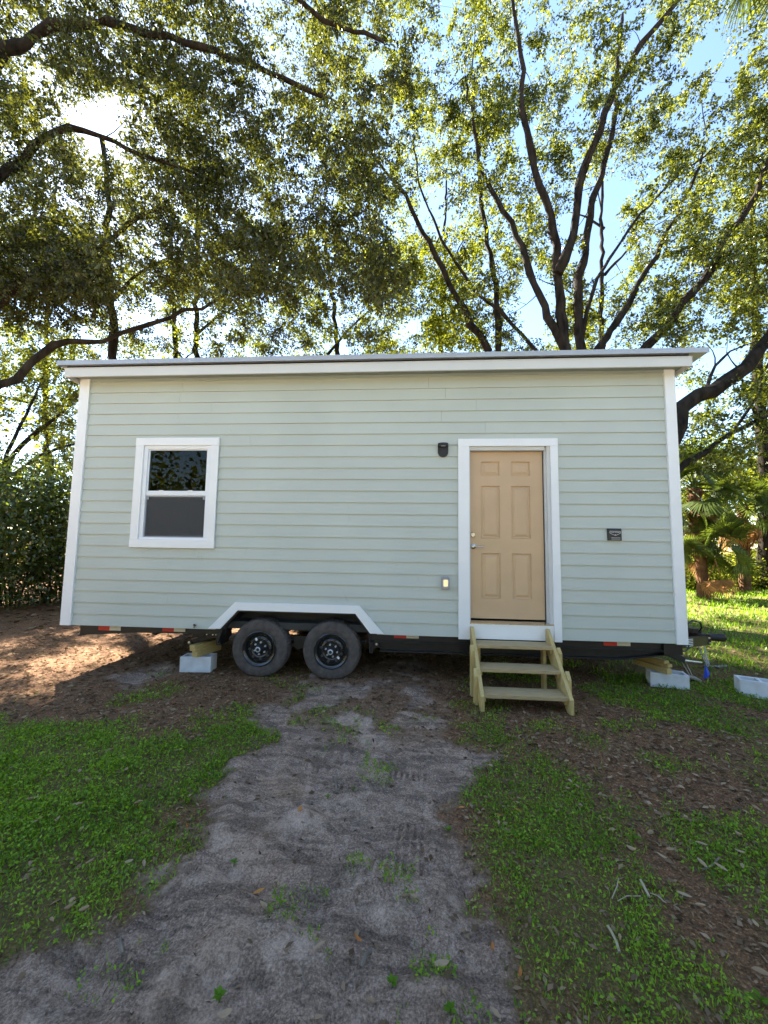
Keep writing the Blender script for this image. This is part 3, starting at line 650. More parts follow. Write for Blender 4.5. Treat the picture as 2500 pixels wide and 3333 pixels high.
# wheels
def make_wheel(cx, rot):
    w = empty('wheel', (cx, .02, .335), H); cc = (cx, .02, .335); Rr = .362
    # heights measured outwards (towards -y); tyre body runs 0 .. -.215
    prof = [(.205, -.20), (.26, -.222), (.315, -.222), (.345, -.208), (.357, -.19), (.361, -.15), (.361, -.07), (.357, -.032), (.345, -.012), (.325, 0), (.29, .006), (.25, .004), (.222, -.004), (.205, -.012)]
    def mod(j, k, r):
        if j in (4, 7) and k % 2: return r-.008
        if j in (5, 6) and k % 2: return r-.004
        return r
    t = part('tyre', M['rubber'], w, lambda m: m.lathe(prof, cc, n=120, mod=mod, caps=(False, False)), smooth=False)
    for v in t.data.vertices:                                  # the tyre flattens where it bears on the ground
        z = v.co.z
        if z < -.318: v.co.z = -.318+(z+.318)*.35
    part('rim', M['rim'], w, lambda m: m.lathe([(.208, -.012), (.213, .004), (.206, .007), (.198, -.004), (.188, -.010), (.178, -.012), (.172, -.034), (.164, -.050), (.154, -.050), (.142, -.034), (.118, -.026), (.100, -.028), (.092, -.036), (.075, -.036), (.05, -.034)], cc, n=64, caps=(False, True)), smooth=True)
    for i in range(8):
        a = 2*math.pi*i/8+rot; part('vent_hole', M['interior'], w, lambda m: m.lathe([(.017, -.004), (.017, .003), (0, .0031)], (cx+.130*math.cos(a), .02+.0265, .335+.130*math.sin(a)), n=14))
    part('hub', M['blackdull'], w, lambda m: m.lathe([(.052, -.036), (.050, -.01), (.042, .012), (.036, .030), (.036, .036), (0, .036)], cc, n=28), smooth=True)
    part('hub_cap', M['nut'], w, lambda m: m.lathe([(.030, .0365), (.033, .042), (.024, .049), (.020, .044), (.020, .042)], cc, n=28), smooth=True)
    part('grease_cap', M['black'], w, lambda m: m.lathe([(.0195, .0425), (.016, .047), (0, .048)], cc, n=16))
    for i in range(6):
        a = 2*math.pi*i/6+rot+.3; part('lug_nut', M['nut'], w, lambda m: m.lathe([(.013, -.037), (.0115, -.017), (.008, -.013), (.0, -.012)], (cx+.072*math.cos(a), .02, .335+.072*math.sin(a)), n=6))
    sa = (2.0 if rot < .3 else -.75)
    c_ = np.array([cx+.118*math.cos(sa),   .02+.0235, .335+.118*math.sin(sa)]); rd = np.array([math.cos(sa), 0, math.sin(sa)]); tg = np.array([-math.sin(sa), 0, math.cos(sa)])
    part('sticker', M['white'], w, lambda m: m.obox(c_, (rd, tg, np.array([0, 1., 0])), (.017, .012, .001)))
    return w
make_wheel(-2.57, .1); make_wheel(-1.67, .5)
for cx in (-2.57, -1.67):
    w = empty('wheel', (cx, DEP-.2, .335), H)
    part('tyre', M['rubber'], w, lambda m: m.lathe([(.2, -.2), (.3, -.222), (.357, -.19), (.361, -.11), (.357, -.03), (.3, .004), (.2, -.01)], (cx, DEP-.24, .335), n=40))

# ------------------------------------------------------------------ wooden steps
S = empty('wooden_steps', (.45, -.35, 0)); tag(S, 'three tread wooden entry steps of yellowish treated lumber below the door', 'steps')
for x0, x1, tl in ((-.002, .036, 0), (.862, .900, 0)):
    part('stringer', M['woodz'], S, lambda m: m.prism_x([(-.705, 0.0), (-.62, -.01), (-.40, .16), (-.036, .46), (-.036, .692), (-.075, .692), (-.705, .142)], x0, x1), bevel=.003)
for i, (yf, zt) in enumerate(((-.275, .543), (-.475, .348), (-.668, .153))):
    box('tread_board', M['tread'], S, .0365, .8615, yf, yf+.138, zt-.037, zt, bevel=.004)
    box('tread_board', M['tread'], S, .0365, .8615, yf+.142, yf+.236, zt-.037, zt-.001, bevel=.004)
    box('cleat', M['woody'], S, .0365, .062, yf+.03, yf+.19, zt-.080, zt-.0375, bevel=.002)
    box('cleat', M['woody'], S, .836, .8615, yf+.03, yf+.19, zt-.080, zt-.0375, bevel=.002)
for x0, x1 in ((-.0405, -.0025), (.9005, .9385)):
    part('leg', M['woodz'], S, lambda m: m.prism_x([(-.33, 0), (-.24, 0), (-.24, .50), (-.27, .54), (-.33, .49)], x0, x1), bevel=.003)
    part('leg', M['woodz'], S, lambda m: m.prism_x([(-.56, 0), (-.47, 0), (-.47, .33), (-.50, .36), (-.56, .29)], x0, x1), bevel=.003)
for x in (.06, .84):
    for yf, zt in ((-.275, .543), (-.475, .348), (-.668, .153)):
        for dy in (.04, .10, .19): part('screw_head', M['blackdull'], S, lambda m: m.lathe([(.0045, 0), (.0045, .0012), (0, .0014)], (x, yf+dy, zt-.0005), (0, 0, 1), 8))
box('leg', M['woodz'], S, .800, .8355, -.13, -.04, 0, .505, bevel=.003)
box('leg', M['woodz'], S, .063, .0985, -.13, -.04, 0, .505, bevel=.003)

# ------------------------------------------------------------------ blocks and lumber
def cblock(c, ang, label, group=None, solid=False, z=0., h=.19):
    root = empty('concrete_block', (c[0], c[1], z)); m = MB()
    ca, sa = math.cos(R(ang)), math.sin(R(ang)); X = np.array([ca, sa, 0]); Y = np.array([-sa, ca, 0]); Zv = np.array([0, 0, 1.])
    P = np.array([c[0], c[1], z])
    def b(x0, x1, y0, y1, z0=0., z1=h):
        m.obox(P+X*(x0+x1)/2+Y*(y0+y1)/2+Zv*(z0+z1)/2, (X, Y, Zv), ((x1-x0)/2, (y1-y0)/2, (z1-z0)/2))
    t = .03
    b(0, .39, 0, t); b(0, .39, .19-t, .19)
    for x0 in (0, .18, .36): b(x0, x0+t, t+.0003, .19-t-.0003, 0, h-.001)
    b(t+.0003, .18-.0003, t+.0003, .19-t-.0003, 0, .03); b(.21+.0003, .36-.0003, t+.0003, .19-t-.0003, 0, .03)
    o = m.build('block_shell', M['concrete'], root, bevel=.004)
    tag(root, label, 'concrete block', group); return root
g1 = gz1(-3.4, .1); g2 = gz1(2.3, .2); g3 = gz1(3.1, 0)
cblock((-3.607, .066), 5, 'white concrete block under the stacked lumber left of the trailer wheels', z=0.0)
cblock((2.155, .215), -15.5, 'white concrete block under the stacked lumber near the trailer tongue', z=-.02)
cblock((3.008, .02), -22, 'loose white concrete block lying on the grass at the right edge', z=g3-.012)
def lumber(c, ang, w, h, l, label, mat='woody', z=0., pitch=0):
    o = empty('lumber_piece', (c[0], c[1], z)); m = MB(); a = R(ang)
    d = np.array([-math.sin(a), math.cos(a), 0]); s = np.array([math.cos(a), math.sin(a), 0])
    m.obox(np.array([c[0], c[1], z+h/2])+d*l/2, (s, d, np.array([0, 0, 1.])), (w/2, l/2, h/2))
    b = m.build('timber', M[mat], o, bevel=.004); tag(o, label, 'lumber', 'lumber pieces on the concrete blocks'); return o
lumber((-3.425, .075), -18, .09, .075, .40, 'bottom square timber on the block left of the wheels', z=.1905)
lumber((-3.445, .06), -20, .105, .036, .50, 'middle flat board of the lumber on the block left of the wheels', z=.2660)
lumber((-3.45, .055), -20, .09, .038, .48, 'top board with pale end of the lumber on the block left of the wheels', z=.3025)
lumber((2.335, .15), 22, .075, .062, .42, 'bottom orange timber on the block near the trailer tongue', z=.1705)
lumber((2.38, .20), 24, .075, .036, .46, 'middle board of the lumber on the block near the trailer tongue', z=.2330)
lumber((2.36, .23), 24, .08, .036, .46, 'top board of the lumber on the block near the trailer tongue', z=.2695)
pk = empty('wooden_plank', (2.62, .45, 0)); part('plank', M['oldwood'], pk, lambda m: m.beam((2.42, .50, .17), (2.86, .42, .03), .10, .022), bevel=.002)
tag(pk, 'grey weathered plank leaning behind the block near the trailer tongue', 'plank')
fl = empty('marker_flag', (3.0, .55, 0)); tag(fl, 'small bright blue plastic flag hanging beside the tongue chain', 'flag')
def flag(m):
    p = [(3.030, .56, .185), (2.985, .545, .010), (3.025, .52, .030), (3.072, .55, .075), (3.066, .57, .10)]
    m.add(p+[(a+.002, b_+.004, c) for a, b_, c in p], [(0, 1, 2), (0, 2, 3), (0, 3, 4), (5, 7, 6), (5, 8, 7), (5, 9, 8), (0, 5, 6, 1), (1, 6, 7, 2), (2, 7, 8, 3), (3, 8, 9, 4), (4, 9, 5, 0)])
part('flag_sheet', M['blue'], fl, flag)
part('wire', M['zinc'], fl, lambda m: m.tube([(3.030, .566, -.02), (3.031, .566, .20)], .002, 5))

# ------------------------------------------------------------------ trees
GAPS = [(1958, 761, 95, 190), (1735, 985, 75, 150), (2327, 150, 75, 100), (316, 407, 115, 110), (2340, 1165, 120, 70), (2215, 1290, 60, 80), (1700, 430, 50, 70),
        (40, 1440, 80, 70), (1340, 1060, 50, 50), (2120, 60, 40, 40)]
def open_sky(P, soft=1.0):
    q, z = pix(P); ok = np.ones(len(P), bool); soft = soft*np.clip(.35+rng.gamma(2., .35, len(P)), .2, 2.2)*np.clip(.2+1.6*fbm(q[:, 0]/38, q[:, 1]/38, 55), .3, 1.6)
    for cx, cy, rx, ry in GAPS:
        ok &= (((q[:, 0]-cx)/rx)**2+((q[:, 1]-cy)/ry)**2 > soft) | (z < 0)
    return ok
def clear_house(P, r=.5):
    """keep foliage off the house and out of the space in front of it"""
    x, y, z = P.T
    return ~((x > WL-.6-r) & (x < WR+.6+r) & (y > -6) & (y < DEP+.5+r) & (z < 4.6+r))
def smooth_path(pts, step=.35):
    pts = np.array(pts, float); n = len(pts)
    if n < 3: 
        k = max(2, int(np.linalg.norm(pts[-1]-pts[0])/step)); return np.array([pts[0]+(pts[-1]-pts[0])*i/k for i in range(k+1)])
    ex = np.vstack([2*pts[0]-pts[1], pts, 2*pts[-1]-pts[-2]]); out = []
    for i in range(1, n):
        p0, p1, p2, p3 = ex[i-1], ex[i], ex[i+1], ex[i+2]; k = max(1, int(np.linalg.norm(p2-p1)/step))
        for t in np.arange(k)/k:
            out.append(.5*((2*p1)+(-p0+p2)*t+(2*p0-5*p1+4*p2-p3)*t*t+(-p0+3*p1-3*p2+p3)*t**3))
    out.append(pts[-1]); return np.array(out)
def px_limb(pts, Y0, Y1):
    n = len(pts); return [at(x, y, Y0+(Y1-Y0)*i/max(1, n-1)) for i, (x, y) in enumerate(pts)]
z8 = lambda l: [(1250+a*.7535, b*.7535) for a, b in l]
z7 = lambda l: [(a*.7535, b*.7535) for a, b in l]
z6 = lambda l: [(1900+a*.36166, 1100+b*.36166) for a, b in l]
zl = lambda l: [(a*.4747, 1250+b*.4747) for a, b in l]
class Tree:
    def __init__(s, name, label, base, leafmat='leaf_oak'):
        s.root = empty(name, base); s.base = np.array(base, float); s.limbs = []; s.mat = leafmat; s.clumps = []; s.name = name
        tag(s.root, label, 'tree', 'oak trees around the tiny house')
    def limb(s, pts, r0, r1):
        p = smooth_path(pts); n = len(p)
        p[1:-1] += rng.normal(size=(n-2, 3))*min(.04, r0*.35)
        s.limbs.append((p, np.linspace(r0, r1, n)*(1+.10*rng.normal(size=n)).clip(.8, 1.25))); return s
TREES = {}
def tree(key, *a, **k): TREES[key] = Tree(*a, **k); return TREES[key]
# right centre multi-stem oak
f1 = at(1868, 1400, 5.6); b1 = np.array([f1[0]+.1, 5.6, 0])
T = tree('T1', 'oak_tree', 'many stemmed oak fanning up behind the roof above the tan door', tuple(b1))
T.limb([b1-[0, 0, .2], b1+[0, .05, 2.2], f1], .30, .24)
def stem(T, f, pts, Y0, Y1, r0, r1): T.limb([f]+px_limb(pts, Y0, Y1), r0, r1)
stem(T, f1, z8([(785,1510),(740,1420),(690,1320),(650,1230),(610,1120),(575,1020),(520,920),(470,830),(420,740),(398,620),(375,470),(350,330)]), 5.6, 6.3, .14, .03)
stem(T, f1, z8([(775,1480),(760,1300),(742,1150),(738,1000),(700,870),(655,740),(622,580),(592,420),(600,250),(565,100),(560,-80)]), 5.6, 5.0, .16, .04)
stem(T, f1, z8([(850,1510),(840,1380),(845,1200),(870,1050),(900,900),(940,760),(980,600),(1000,450),(1010,250),(1030,60)]), 5.7, 6.4, .15, .04)
T.limb(px_limb(z8([(752,1180),(795,1070),(830,950),(852,800),(900,650),(950,500),(1030,330),(1120,200),(1200,90),(1300,-40),(1420,-220)]), 5.4, 4.6), .13, .05)
stem(T, f1, z8([(865,1400),(930,1200),(1000,1080),(1080,960),(1180,850),(1300,740),(1420,640)]), 5.8, 6.6, .07, .02)
stem(T, f1, z8([(920,1510),(1010,1400),(1070,1280),(1150,1150),(1240,970),(1330,800),(1400,600)]), 5.9, 7.0, .12, .03)
stem(T, f1, z8([(1130,1505),(1240,1390),(1330,1270),(1400,1170),(1460,1050),(1540,940),(1600,830),(1680,650),(1740,450)]), 5.5, 5.2, .15, .05)
# left centre multi-stem oak
f2 = at(1600, 1330, 7.0); b2 = np.array([f2[0]+.1, 7.0, 0])
T = tree('T2', 'oak_tree', 'slender stemmed oak behind the middle of the roof leaning left', tuple(b2))
T.limb([b2-[0, 0, .2], b2+[0, 0, 2.5], f2], .26, .2)
stem(T, f2, z8([(440,1520),(380,1400),(310,1280),(250,1160),(200,1050),(150,950),(90,850),(20,760),(-60,640)]), 7, 6.2, .14, .03)
stem(T, f2, z8([(495,1520),(490,1350),(470,1200),(455,1050),(430,900),(412,760),(400,560),(380,300)]), 7.2, 7.6, .12, .03)
stem(T, f2, z8([(660,1520),(600,1450),(500,1350),(400,1260),(320,1150),(250,1030),(190,900),(150,780),(130,600)]), 7, 6.6, .08, .02)
# right limb oak
f3 = at(2130, 1560, 3.9); b3 = np.array([f3[0]-.2, 3.9, 0])
T = tree('T3', 'oak_tree', 'oak behind the right end of the house with thick bent limb', tuple(b3))
T.limb([b3-[0, 0, .2], f3, *px_limb(z6([(770,950),(810,790),(880,640),(1020,530),(1150,450),(1300,370),(1450,250),(1560,110),(1680,-30),(1850,-260),(2000,-600)]), 3.9, 4.6)], .27, .08)
T.limb([f3]+px_limb(z6([(800,1235),(930,1110),(1080,1040),(1200,950),(1320,860),(1440,800),(1560,740),(1700,690),(1900,600)]), 4.2, 5.6), .085, .03)
T.limb(px_limb(z6([(1320,870),(1400,760),(1500,620),(1580,480),(1600,300),(1570,150)]), 5.0, 5.6), .045, .012)
T.limb(px_limb(z6([(1100,480),(1180,250),(1330,120),(1450,60),(1600,20)]), 4.2, 5.0), .04, .012)
# big left oak
b4 = np.array([-12.6, 4.2, 0])
T = tree('T4', 'oak_tree', 'spreading oak at the left edge whose limbs arch over the roof', tuple(b4), leafmat='leaf_silhouette')
k4 = b4+np.array([.3, 0, 3.0])
T.limb([b4-[0, 0, .2], b4+[.1, 0, 1.5], k4], .42, .34)
T.limb([k4]+px_limb(z7([(-60,1720),(60,1630),(140,1560),(230,1500),(300,1480),(440,1470),(540,1440),(640,1400),(740,1360),(860,1330),(960,1290),(1060,1230)]), 3.6, 5.4), .125, .03)
T.limb([k4]+px_limb(z7([(-150,1450),(0,1310),(150,1180),(290,1110),(420,1060),(560,960),(700,900)]), 3.5, 4.4), .18, .04)
T.limb([k4, k4+np.array([.4, -.2, 3.]), *px_limb(z7([(-100,500),(150,150),(380,90),(540,110),(660,140),(800,185),(940,225),(1060,265),(1160,310),(1290,385),(1400,420)]), 3.2, 4.4)], .24, .05)
T.limb([k4+np.array([.4, -.2, 3.]), *px_limb(z7([(-80,900),(80,700),(300,560),(500,620),(760,720),(980,800)]), 3.4, 5.0)], .16, .03)
T.limb([k4+np.array([.4, -.2, 3.]), *px_limb(z7([(-60,200),(100,-150),(420,-320),(800,-220),(1100,-80),(1300,0),(1400,80),(1520,130),(1659,180)]), 2.6, 3.6)], .22, .04)
# straight trunk left of centre, further back
b5 = at(365, 2000, 9.0); b5[2] = 0
T = tree('T5', 'oak_tree', 'upright oak with a straight dark trunk behind the left roof end', tuple(b5), leafmat='leaf_silhouette')
T.limb([b5-[0, 0, .2], *px_limb(z7([(490,1540),(485,1400),(475,1200),(465,1050),(470,850),(440,600)]), 9, 9)], .24, .08)
T.limb(px_limb(z7([(480,1300),(600,1180),(760,1100),(900,1060)]), 9, 9.6), .07, .02)
T.limb(px_limb(z7([(478,1230),(380,1100),(250,1020),(100,980)]), 9, 8.6), .07, .02)
# left mid tree seen beside the corner board
b6 = at(10, 1560, 6.4); k6 = b6.copy(); b6[2] = 0
T = tree('T6', 'oak_tree', 'low branching oak between the hedge and the left house corner', tuple(b6))
T.limb([b6-[0, 0, .2], k6], .22, .16)
for l, r in (([(100,480),(250,330),(430,190),(560,60)], .09), ([(140,600),(260,500),(420,440),(540,400),(700,330)], .06), ([(60,470),(130,300),(220,130),(300,-60)], .07), ([(-60,420),(-150,250),(-200,0)], .07)):
    T.limb([k6]+px_limb(zl(l), 6.4, 7), r, .02)
# background trees
bgspec = [(-420, 12.5, 'pale background oak far left behind the hedge'), (170, 13.5, 'thin background oak behind the arching left limb'), (580, 13.0, 'forked background oak above the left part of the roof'), (660, 11.5, 'slim background oak just left of mid roof'),
          (1100, 12.5, 'bare stemmed background oak above the middle of the roof'), (1420, 15.0, 'distant oak between the two multi stemmed oaks'), (1980, 14.0, 'sunlit background oak behind the many stemmed oak'), (2480, 12.5, 'background oak with dark twin trunks at the right edge'), (2900, 11.0, 'background oak just beyond the right edge of view')]
for i, (px, Y, lab) in enumerate(bgspec):
    b = at(px, 1800, Y); b[2] = 0
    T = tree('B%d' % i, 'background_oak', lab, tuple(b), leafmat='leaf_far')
    top = at(px+random.uniform(-60, 60), 560+random.uniform(-100, 100), Y)
    mid = at(px+random.uniform(-25, 25), 1180, Y)
    T.limb([b-[0, 0, .2], (b+mid)/2+rng.normal(size=3)*.1, mid, top], .20 if i != 7 else .3, .05)
    for k in range(5):
        t = .35+.11*k; s0 = b+(top-b)*t; a = random.uniform(0, 6.28); l = random.uniform(1.6, 3.2)
        T.limb([s0, s0+np.array([math.cos(a)*l*.5, math.sin(a)*l*.3, l*.55]), s0+np.array([math.cos(a)*l, math.sin(a)*l*.6, l*.9])], .07, .02)
# ---- clumps of foliage
def region(n, x0, x1, y0, y1, Y0, Y1, keys, thin=.5, seed=1, zmin=2.6):
    px = rng.uniform(x0, x1, n*4); py = rng.uniform(y0, y1, n*4)
    w = fbm(px/210., py/210., seed, 3); ok = rng.random(n*4) < np.clip((w-thin+.18)*3.2, .03, 1)
    px, py = px[ok][:n], py[ok][:n]; Y = rng.uniform(Y0, Y1, len(px))
    P = np.array([at(a, b, c) for a, b, c in zip(px, py, Y)])
    P = P[(P[:, 2] > zmin)]; P = P[open_sky(P)]; P = P[clear_house(P)]
    for k in keys: pass
    L = np.concatenate([np.stack([np.full(len(l[0]), i)[:, None].repeat(1, 1)[:, 0], *l[0].T], 1) for i, k in enumerate(keys) for l in TREES[k].limbs])
    for p in P:
        d = np.linalg.norm(L[:, 1:]-p, axis=1); d = d + (L[:, 3] < 2.2)*2
        TREES[keys[int(L[int(d.argmin()), 0])]].clumps.append(p)
region(500, -420, 1330, -160, 960, 2.6, 6.0, ['T4'], .38, 101)
region(170, -300, 700, -120, 640, 3.0, 6.0, ['T4'], .28, 131)
region(150, 500, 1250, 350, 980, 4.2, 6.4, ['T4', 'T5'], .30, 102)
region(260, -300, 1050, 200, 1200, 8.0, 10.5, ['T5', 'T6'], .38, 103)
region(80, -500, 260, 1150, 1560, 5.8, 8.0, ['T6'], .45, 104, 2.0)
region(290, 1000, 1760, -160, 1160, 6.6, 9.2, ['T2'], .43, 105)
region(330, 1480, 2760, -160, 1080, 5.6, 8.6, ['T1'], .43, 106)
region(200, 2120, 2950, 350, 1500, 3.8, 7.0, ['T3', 'T1'], .45, 107)
region(46, 1290, 1640, -160, 420, 5.6, 8.6, ['T2', 'T1'], .30, 141)
region(60, 1750, 2600, -160, 700, 6.0, 8.6, ['T1'], .36, 142)
region(40, 1900, 3000, -200, 300, 3.0, 5.0, ['T1', 'T3'], .40, 108)
region(430, -500, 2950, 480, 1300, 11, 15.5, ['B%d' % i for i in range(9)], .42, 109)
region(120, 2200, 3000, 1150, 1640, 11, 15, ['B7', 'B8', 'B6'], .36, 110, 1.8)
region(230, -250, 1500, 780, 1190, 9.5, 15.5, ['B%d' % i for i in range(6)]+['T5'], .34, 121)
region(110, 1250, 2150, 780, 1180, 10, 15.5, ['B4', 'B5', 'B6'], .46, 122)
region(110, -250, 330, 1100, 1500, 8, 13, ['B0', 'B1', 'T6'], .36, 123, 1.8)
# extra leaf clumps added along the sun's path to shade the yard on the left (outside the top of the view for the most part)
tg = np.stack([rng.uniform(-6.5, -2.0, 260), rng.uniform(-3.6, -1.1, 260), np.zeros(260)], 1)
tg = tg[(tg[:, 0] + .75*tg[:, 1]) < -4.2]
hh = rng.uniform(7.5, 12.5, len(tg)); P = tg + SUN*(hh/SUN[2])[:, None]
P = P[open_sky(P, 1.3)]
for p in P: TREES['T4' if p[1] < 7.5 else 'T5'].clumps.append(p)
NL = 0
def grow(T, per, lsize, crad):
    global NL
    m = MB()
    for p, r in T.limbs: m.tube(p, r, 9)
    m.build('trunk', M['bark'], T.root, smooth=True)
    nodes = np.concatenate([p for p, r in T.limbs]); nr = np.concatenate([r for p, r in T.limbs])
    ok = nodes[:, 2] > 2.0
    nodes, nr = nodes[ok], nr[ok]
    if not T.clumps: return
    C = np.array(T.clumps); d = np.array([np.linalg.norm(nodes-c, axis=1).min() for c in C]); C = C[np.argsort(d)]
    bm_ = MB(); buf = [nodes]; rbuf = [nr]
    nodes_all = np.zeros((len(nodes)+len(C)*6, 3)); rad_all = np.zeros(len(nodes_all)); k = len(nodes); nodes_all[:k] = nodes; rad_all[:k] = nr
    for c in C:
        dv = c-nodes_all[:k]; dd = np.linalg.norm(dv, axis=1)
        cost = dd + .5*np.clip(nodes_all[:k, 2]-c[2]+.1, 0, None)
        i = int(cost.argmin()); a = nodes_all[i]; l = dd[i]
        r0 = min(rad_all[i]*.65, .008+.008*l); n = 5
        sag = np.array([0, 0, 1.])*l*random.uniform(-.02, .12); side = rng.normal(size=3)*l*.05
        t = np.linspace(0, 1, n+1)[:, None]
        pts = a + (c-a)*t + (sag+side)*(4*t*(1-t))
        rr = np.linspace(r0, .0035, n+1); bm_.tube(pts, rr, 4, cap=False)
        nodes_all[k:k+n] = pts[1:]; rad_all[k:k+n] = rr[1:]; k += n
    tag(bm_.build('branches', M['bark'], T.root), kind='stuff')
    # leaves: short twigs radiate from each clump centre, leaves sit along them
    nt_ = 11; n = len(C)
    tw = unit(rng.normal(size=(n, nt_, 3))*[1, 1, .75]+[0, 0, -.05])
    tl = crad*rng.uniform(.55, 1.25, (n, nt_, 1))*rng.uniform(.5, 1.5, (n, 1, 1))
    lv = max(1, per//nt_)
    t = rng.uniform(.12, 1, (n, nt_, lv, 1))**.75
    P = C[:, None, None, :] + tw[:, :, None, :]*tl[:, :, None, :]*t + rng.normal(size=(n, nt_, lv, 3))*crad*.075
    P[..., 2] -= (t[..., 0]**2)*crad*.22
    D = unit(tw[:, :, None, :]*.7 + rng.normal(size=P.shape)*.75 + [0, 0, -.25])
    N_ = unit(rng.normal(size=P.shape)*.8+[0, 0, .8])
    P = P.reshape(-1, 3); D = D.reshape(-1, 3); N_ = N_.reshape(-1, 3)
    keep = open_sky(P, .42); P, D, N_ = P[keep], D[keep], N_[keep]
    s = lsize*rng.uniform(.5, 1.5, len(P))
    V = leaf_quads(P, D, N_, s, s*rng.uniform(.22, .34, len(P)))
    ti = np.clip(rng.normal(.40, .32, len(P)), 0, 1)
    NL += len(P)
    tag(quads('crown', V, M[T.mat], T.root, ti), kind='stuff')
for k, T in TREES.items():
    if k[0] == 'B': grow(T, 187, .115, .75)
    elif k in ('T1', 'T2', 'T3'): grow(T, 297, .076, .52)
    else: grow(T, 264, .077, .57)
print('leaves', NL)

# ------------------------------------------------------------------ shrubs, hedge
def shrub(name, label, c, rx, ry, rz, n, ls, mat, cat='shrub', group=None, stems=7):
    o = empty(name, (c[0], c[1], 0)); 
    m = MB()
    for i in range(stems):
        a = random.uniform(0, 6.28); q = np.array([c[0]+math.cos(a)*rx*.6, c[1]+math.sin(a)*ry*.6, rz*random.uniform(1.0, 1.6)])
        m.tube(smooth_path([(c[0]+math.cos(a)*.2, c[1]+math.sin(a)*.2, -.1), (np.array([c[0], c[1], 0])+q)/2+rng.normal(size=3)*.08, q]), .022, 5)
    m.build('stems', M['bark'], o)
    k = n//60; cc = rand_unit(k)*rng.uniform(.35, 1.22, (k, 1))**.6*[rx, ry, rz] + [c[0], c[1], rz*.98]
    cc[:, 2] = np.maximum(cc[:, 2], .15)
    P = (cc[:, None, :] + rng.normal(size=(k, 60, 3))*(.16+.22*rng.random((k, 1, 1)))).reshape(-1, 3); P = P[P[:, 2] > .03]
    D = unit(rng.normal(size=P.shape)+[0, -.3, .1]); N_ = unit(rng.normal(size=P.shape)*.7+[0, 0, 1])
    s = ls*rng.uniform(.6, 1.4, len(P))
    fo = quads('foliage', leaf_quads(P, D, N_, s, s*.27), M[mat], o, np.clip(rng.normal(.42, .25, len(P)), 0, 1))
    tag(fo, kind='stuff'); tag(o, label, cat, group); return o
hs = [(-120, 3.2, 1.3, 1.1, 1.95, 'dark glossy shrub at the left edge of view'), (60, 4.4, 1.2, 1.0, 1.55, 'tall dark glossy shrub filling the left hedge'), (190, 4.9, 1.0, .9, 1.85, 'dark glossy shrub nearest the left house corner'), (330, 5.6, 1.5, 1.0, 1.8, 'dark shrub mostly hidden behind the left house corner')]
for px, Y, rx, ry, rz, lab in hs:
    p = at(px, 1800, Y); shrub('shrub', lab, p, rx, ry, rz, 11500, .085, 'leaf_shrub', group='glossy shrubs left of the house')
for px, Y, rx, rz, lab in ((2235, 12.0, 1.2, .8, 'bright leafy undergrowth beside the house corner under the palms'), (2400, 13.0, .9, .5, 'low sunlit bush right of the large palm trunk'), (2560, 14, 1.5, .9, 'low bush at the far right beyond the lawn')):
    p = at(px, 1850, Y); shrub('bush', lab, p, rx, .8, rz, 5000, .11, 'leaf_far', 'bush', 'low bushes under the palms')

# ------------------------------------------------------------------ palms
def frond_mesh(name, mat, R_=.75, pet=.8, seg=34, droop=.35, spread=2.5):
    m = MB(); m.tube([(0, 0, 0), (pet*.5, 0, .04), (pet, 0, 0)], [.022, .016, .012], 5)
    f0 = len(m.f)
    for i in range(seg):
        a = -spread+2*spread*i/(seg-1); l = R_*(.72+.28*math.cos(a*.55))*random.uniform(.9, 1.05); w = .021
        d = np.array([math.cos(a*.75), math.sin(a*.75), 0]); s = np.array([-d[1], d[0], 0]); up = np.array([0, 0, .12*abs(math.sin(a))])
        base = np.array([pet, 0, 0]); h = [0, .02, -.06*droop*3, -.42*droop*l/.75]
        ts = [0.02, .35, .7, 1.0]; ws = [.3, 1., .8, .05]; vs = []
        for t, hh_, ww in zip(ts, h, ws):
            c = base+d*l*t+up*t*l+np.array([0, 0, hh_]); vs += [c-s*w*ww+[0, 0, .006], c+s*w*ww+[0, 0, .006]]
        m.add(vs, [(0, 1, 3, 2), (2, 3, 5, 4), (4, 5, 7, 6)])
    me = bpy.data.meshes.new(name); me.from_pydata(m.v, [], m.f); me.materials.append(mat)
    a = me.attributes.new('tint', 'FLOAT', 'FACE'); a.data.foreach_set('value', np.clip(rng.normal(.5, .2, len(m.f)), 0, 1).astype(np.float32))
    return me
FM = [frond_mesh('frond', M['leaf_palm'], .85, 1.0, 36, .4), frond_mesh('frond', M['leaf_palm'], .75, .8, 32, .6)]
FD = [frond_mesh('frond', M['leaf_palmdry'], .7, .8, 26, 1.0, 2.1)]
def add_frond(root, me, loc, az, el, roll=0., sc=1.):
    o = bpy.data.objects.new('frond', me); COL.objects.link(o); o.parent = root
    o.location = Vector(loc)-ORG[root]; o.rotation_euler = (Matrix.Rotation(az, 3, 'Z') @ Matrix.Rotation(-el, 3, 'Y') @ Matrix.Rotation(roll, 3, 'X')).to_euler(); o.scale = (sc,)*3
    return o
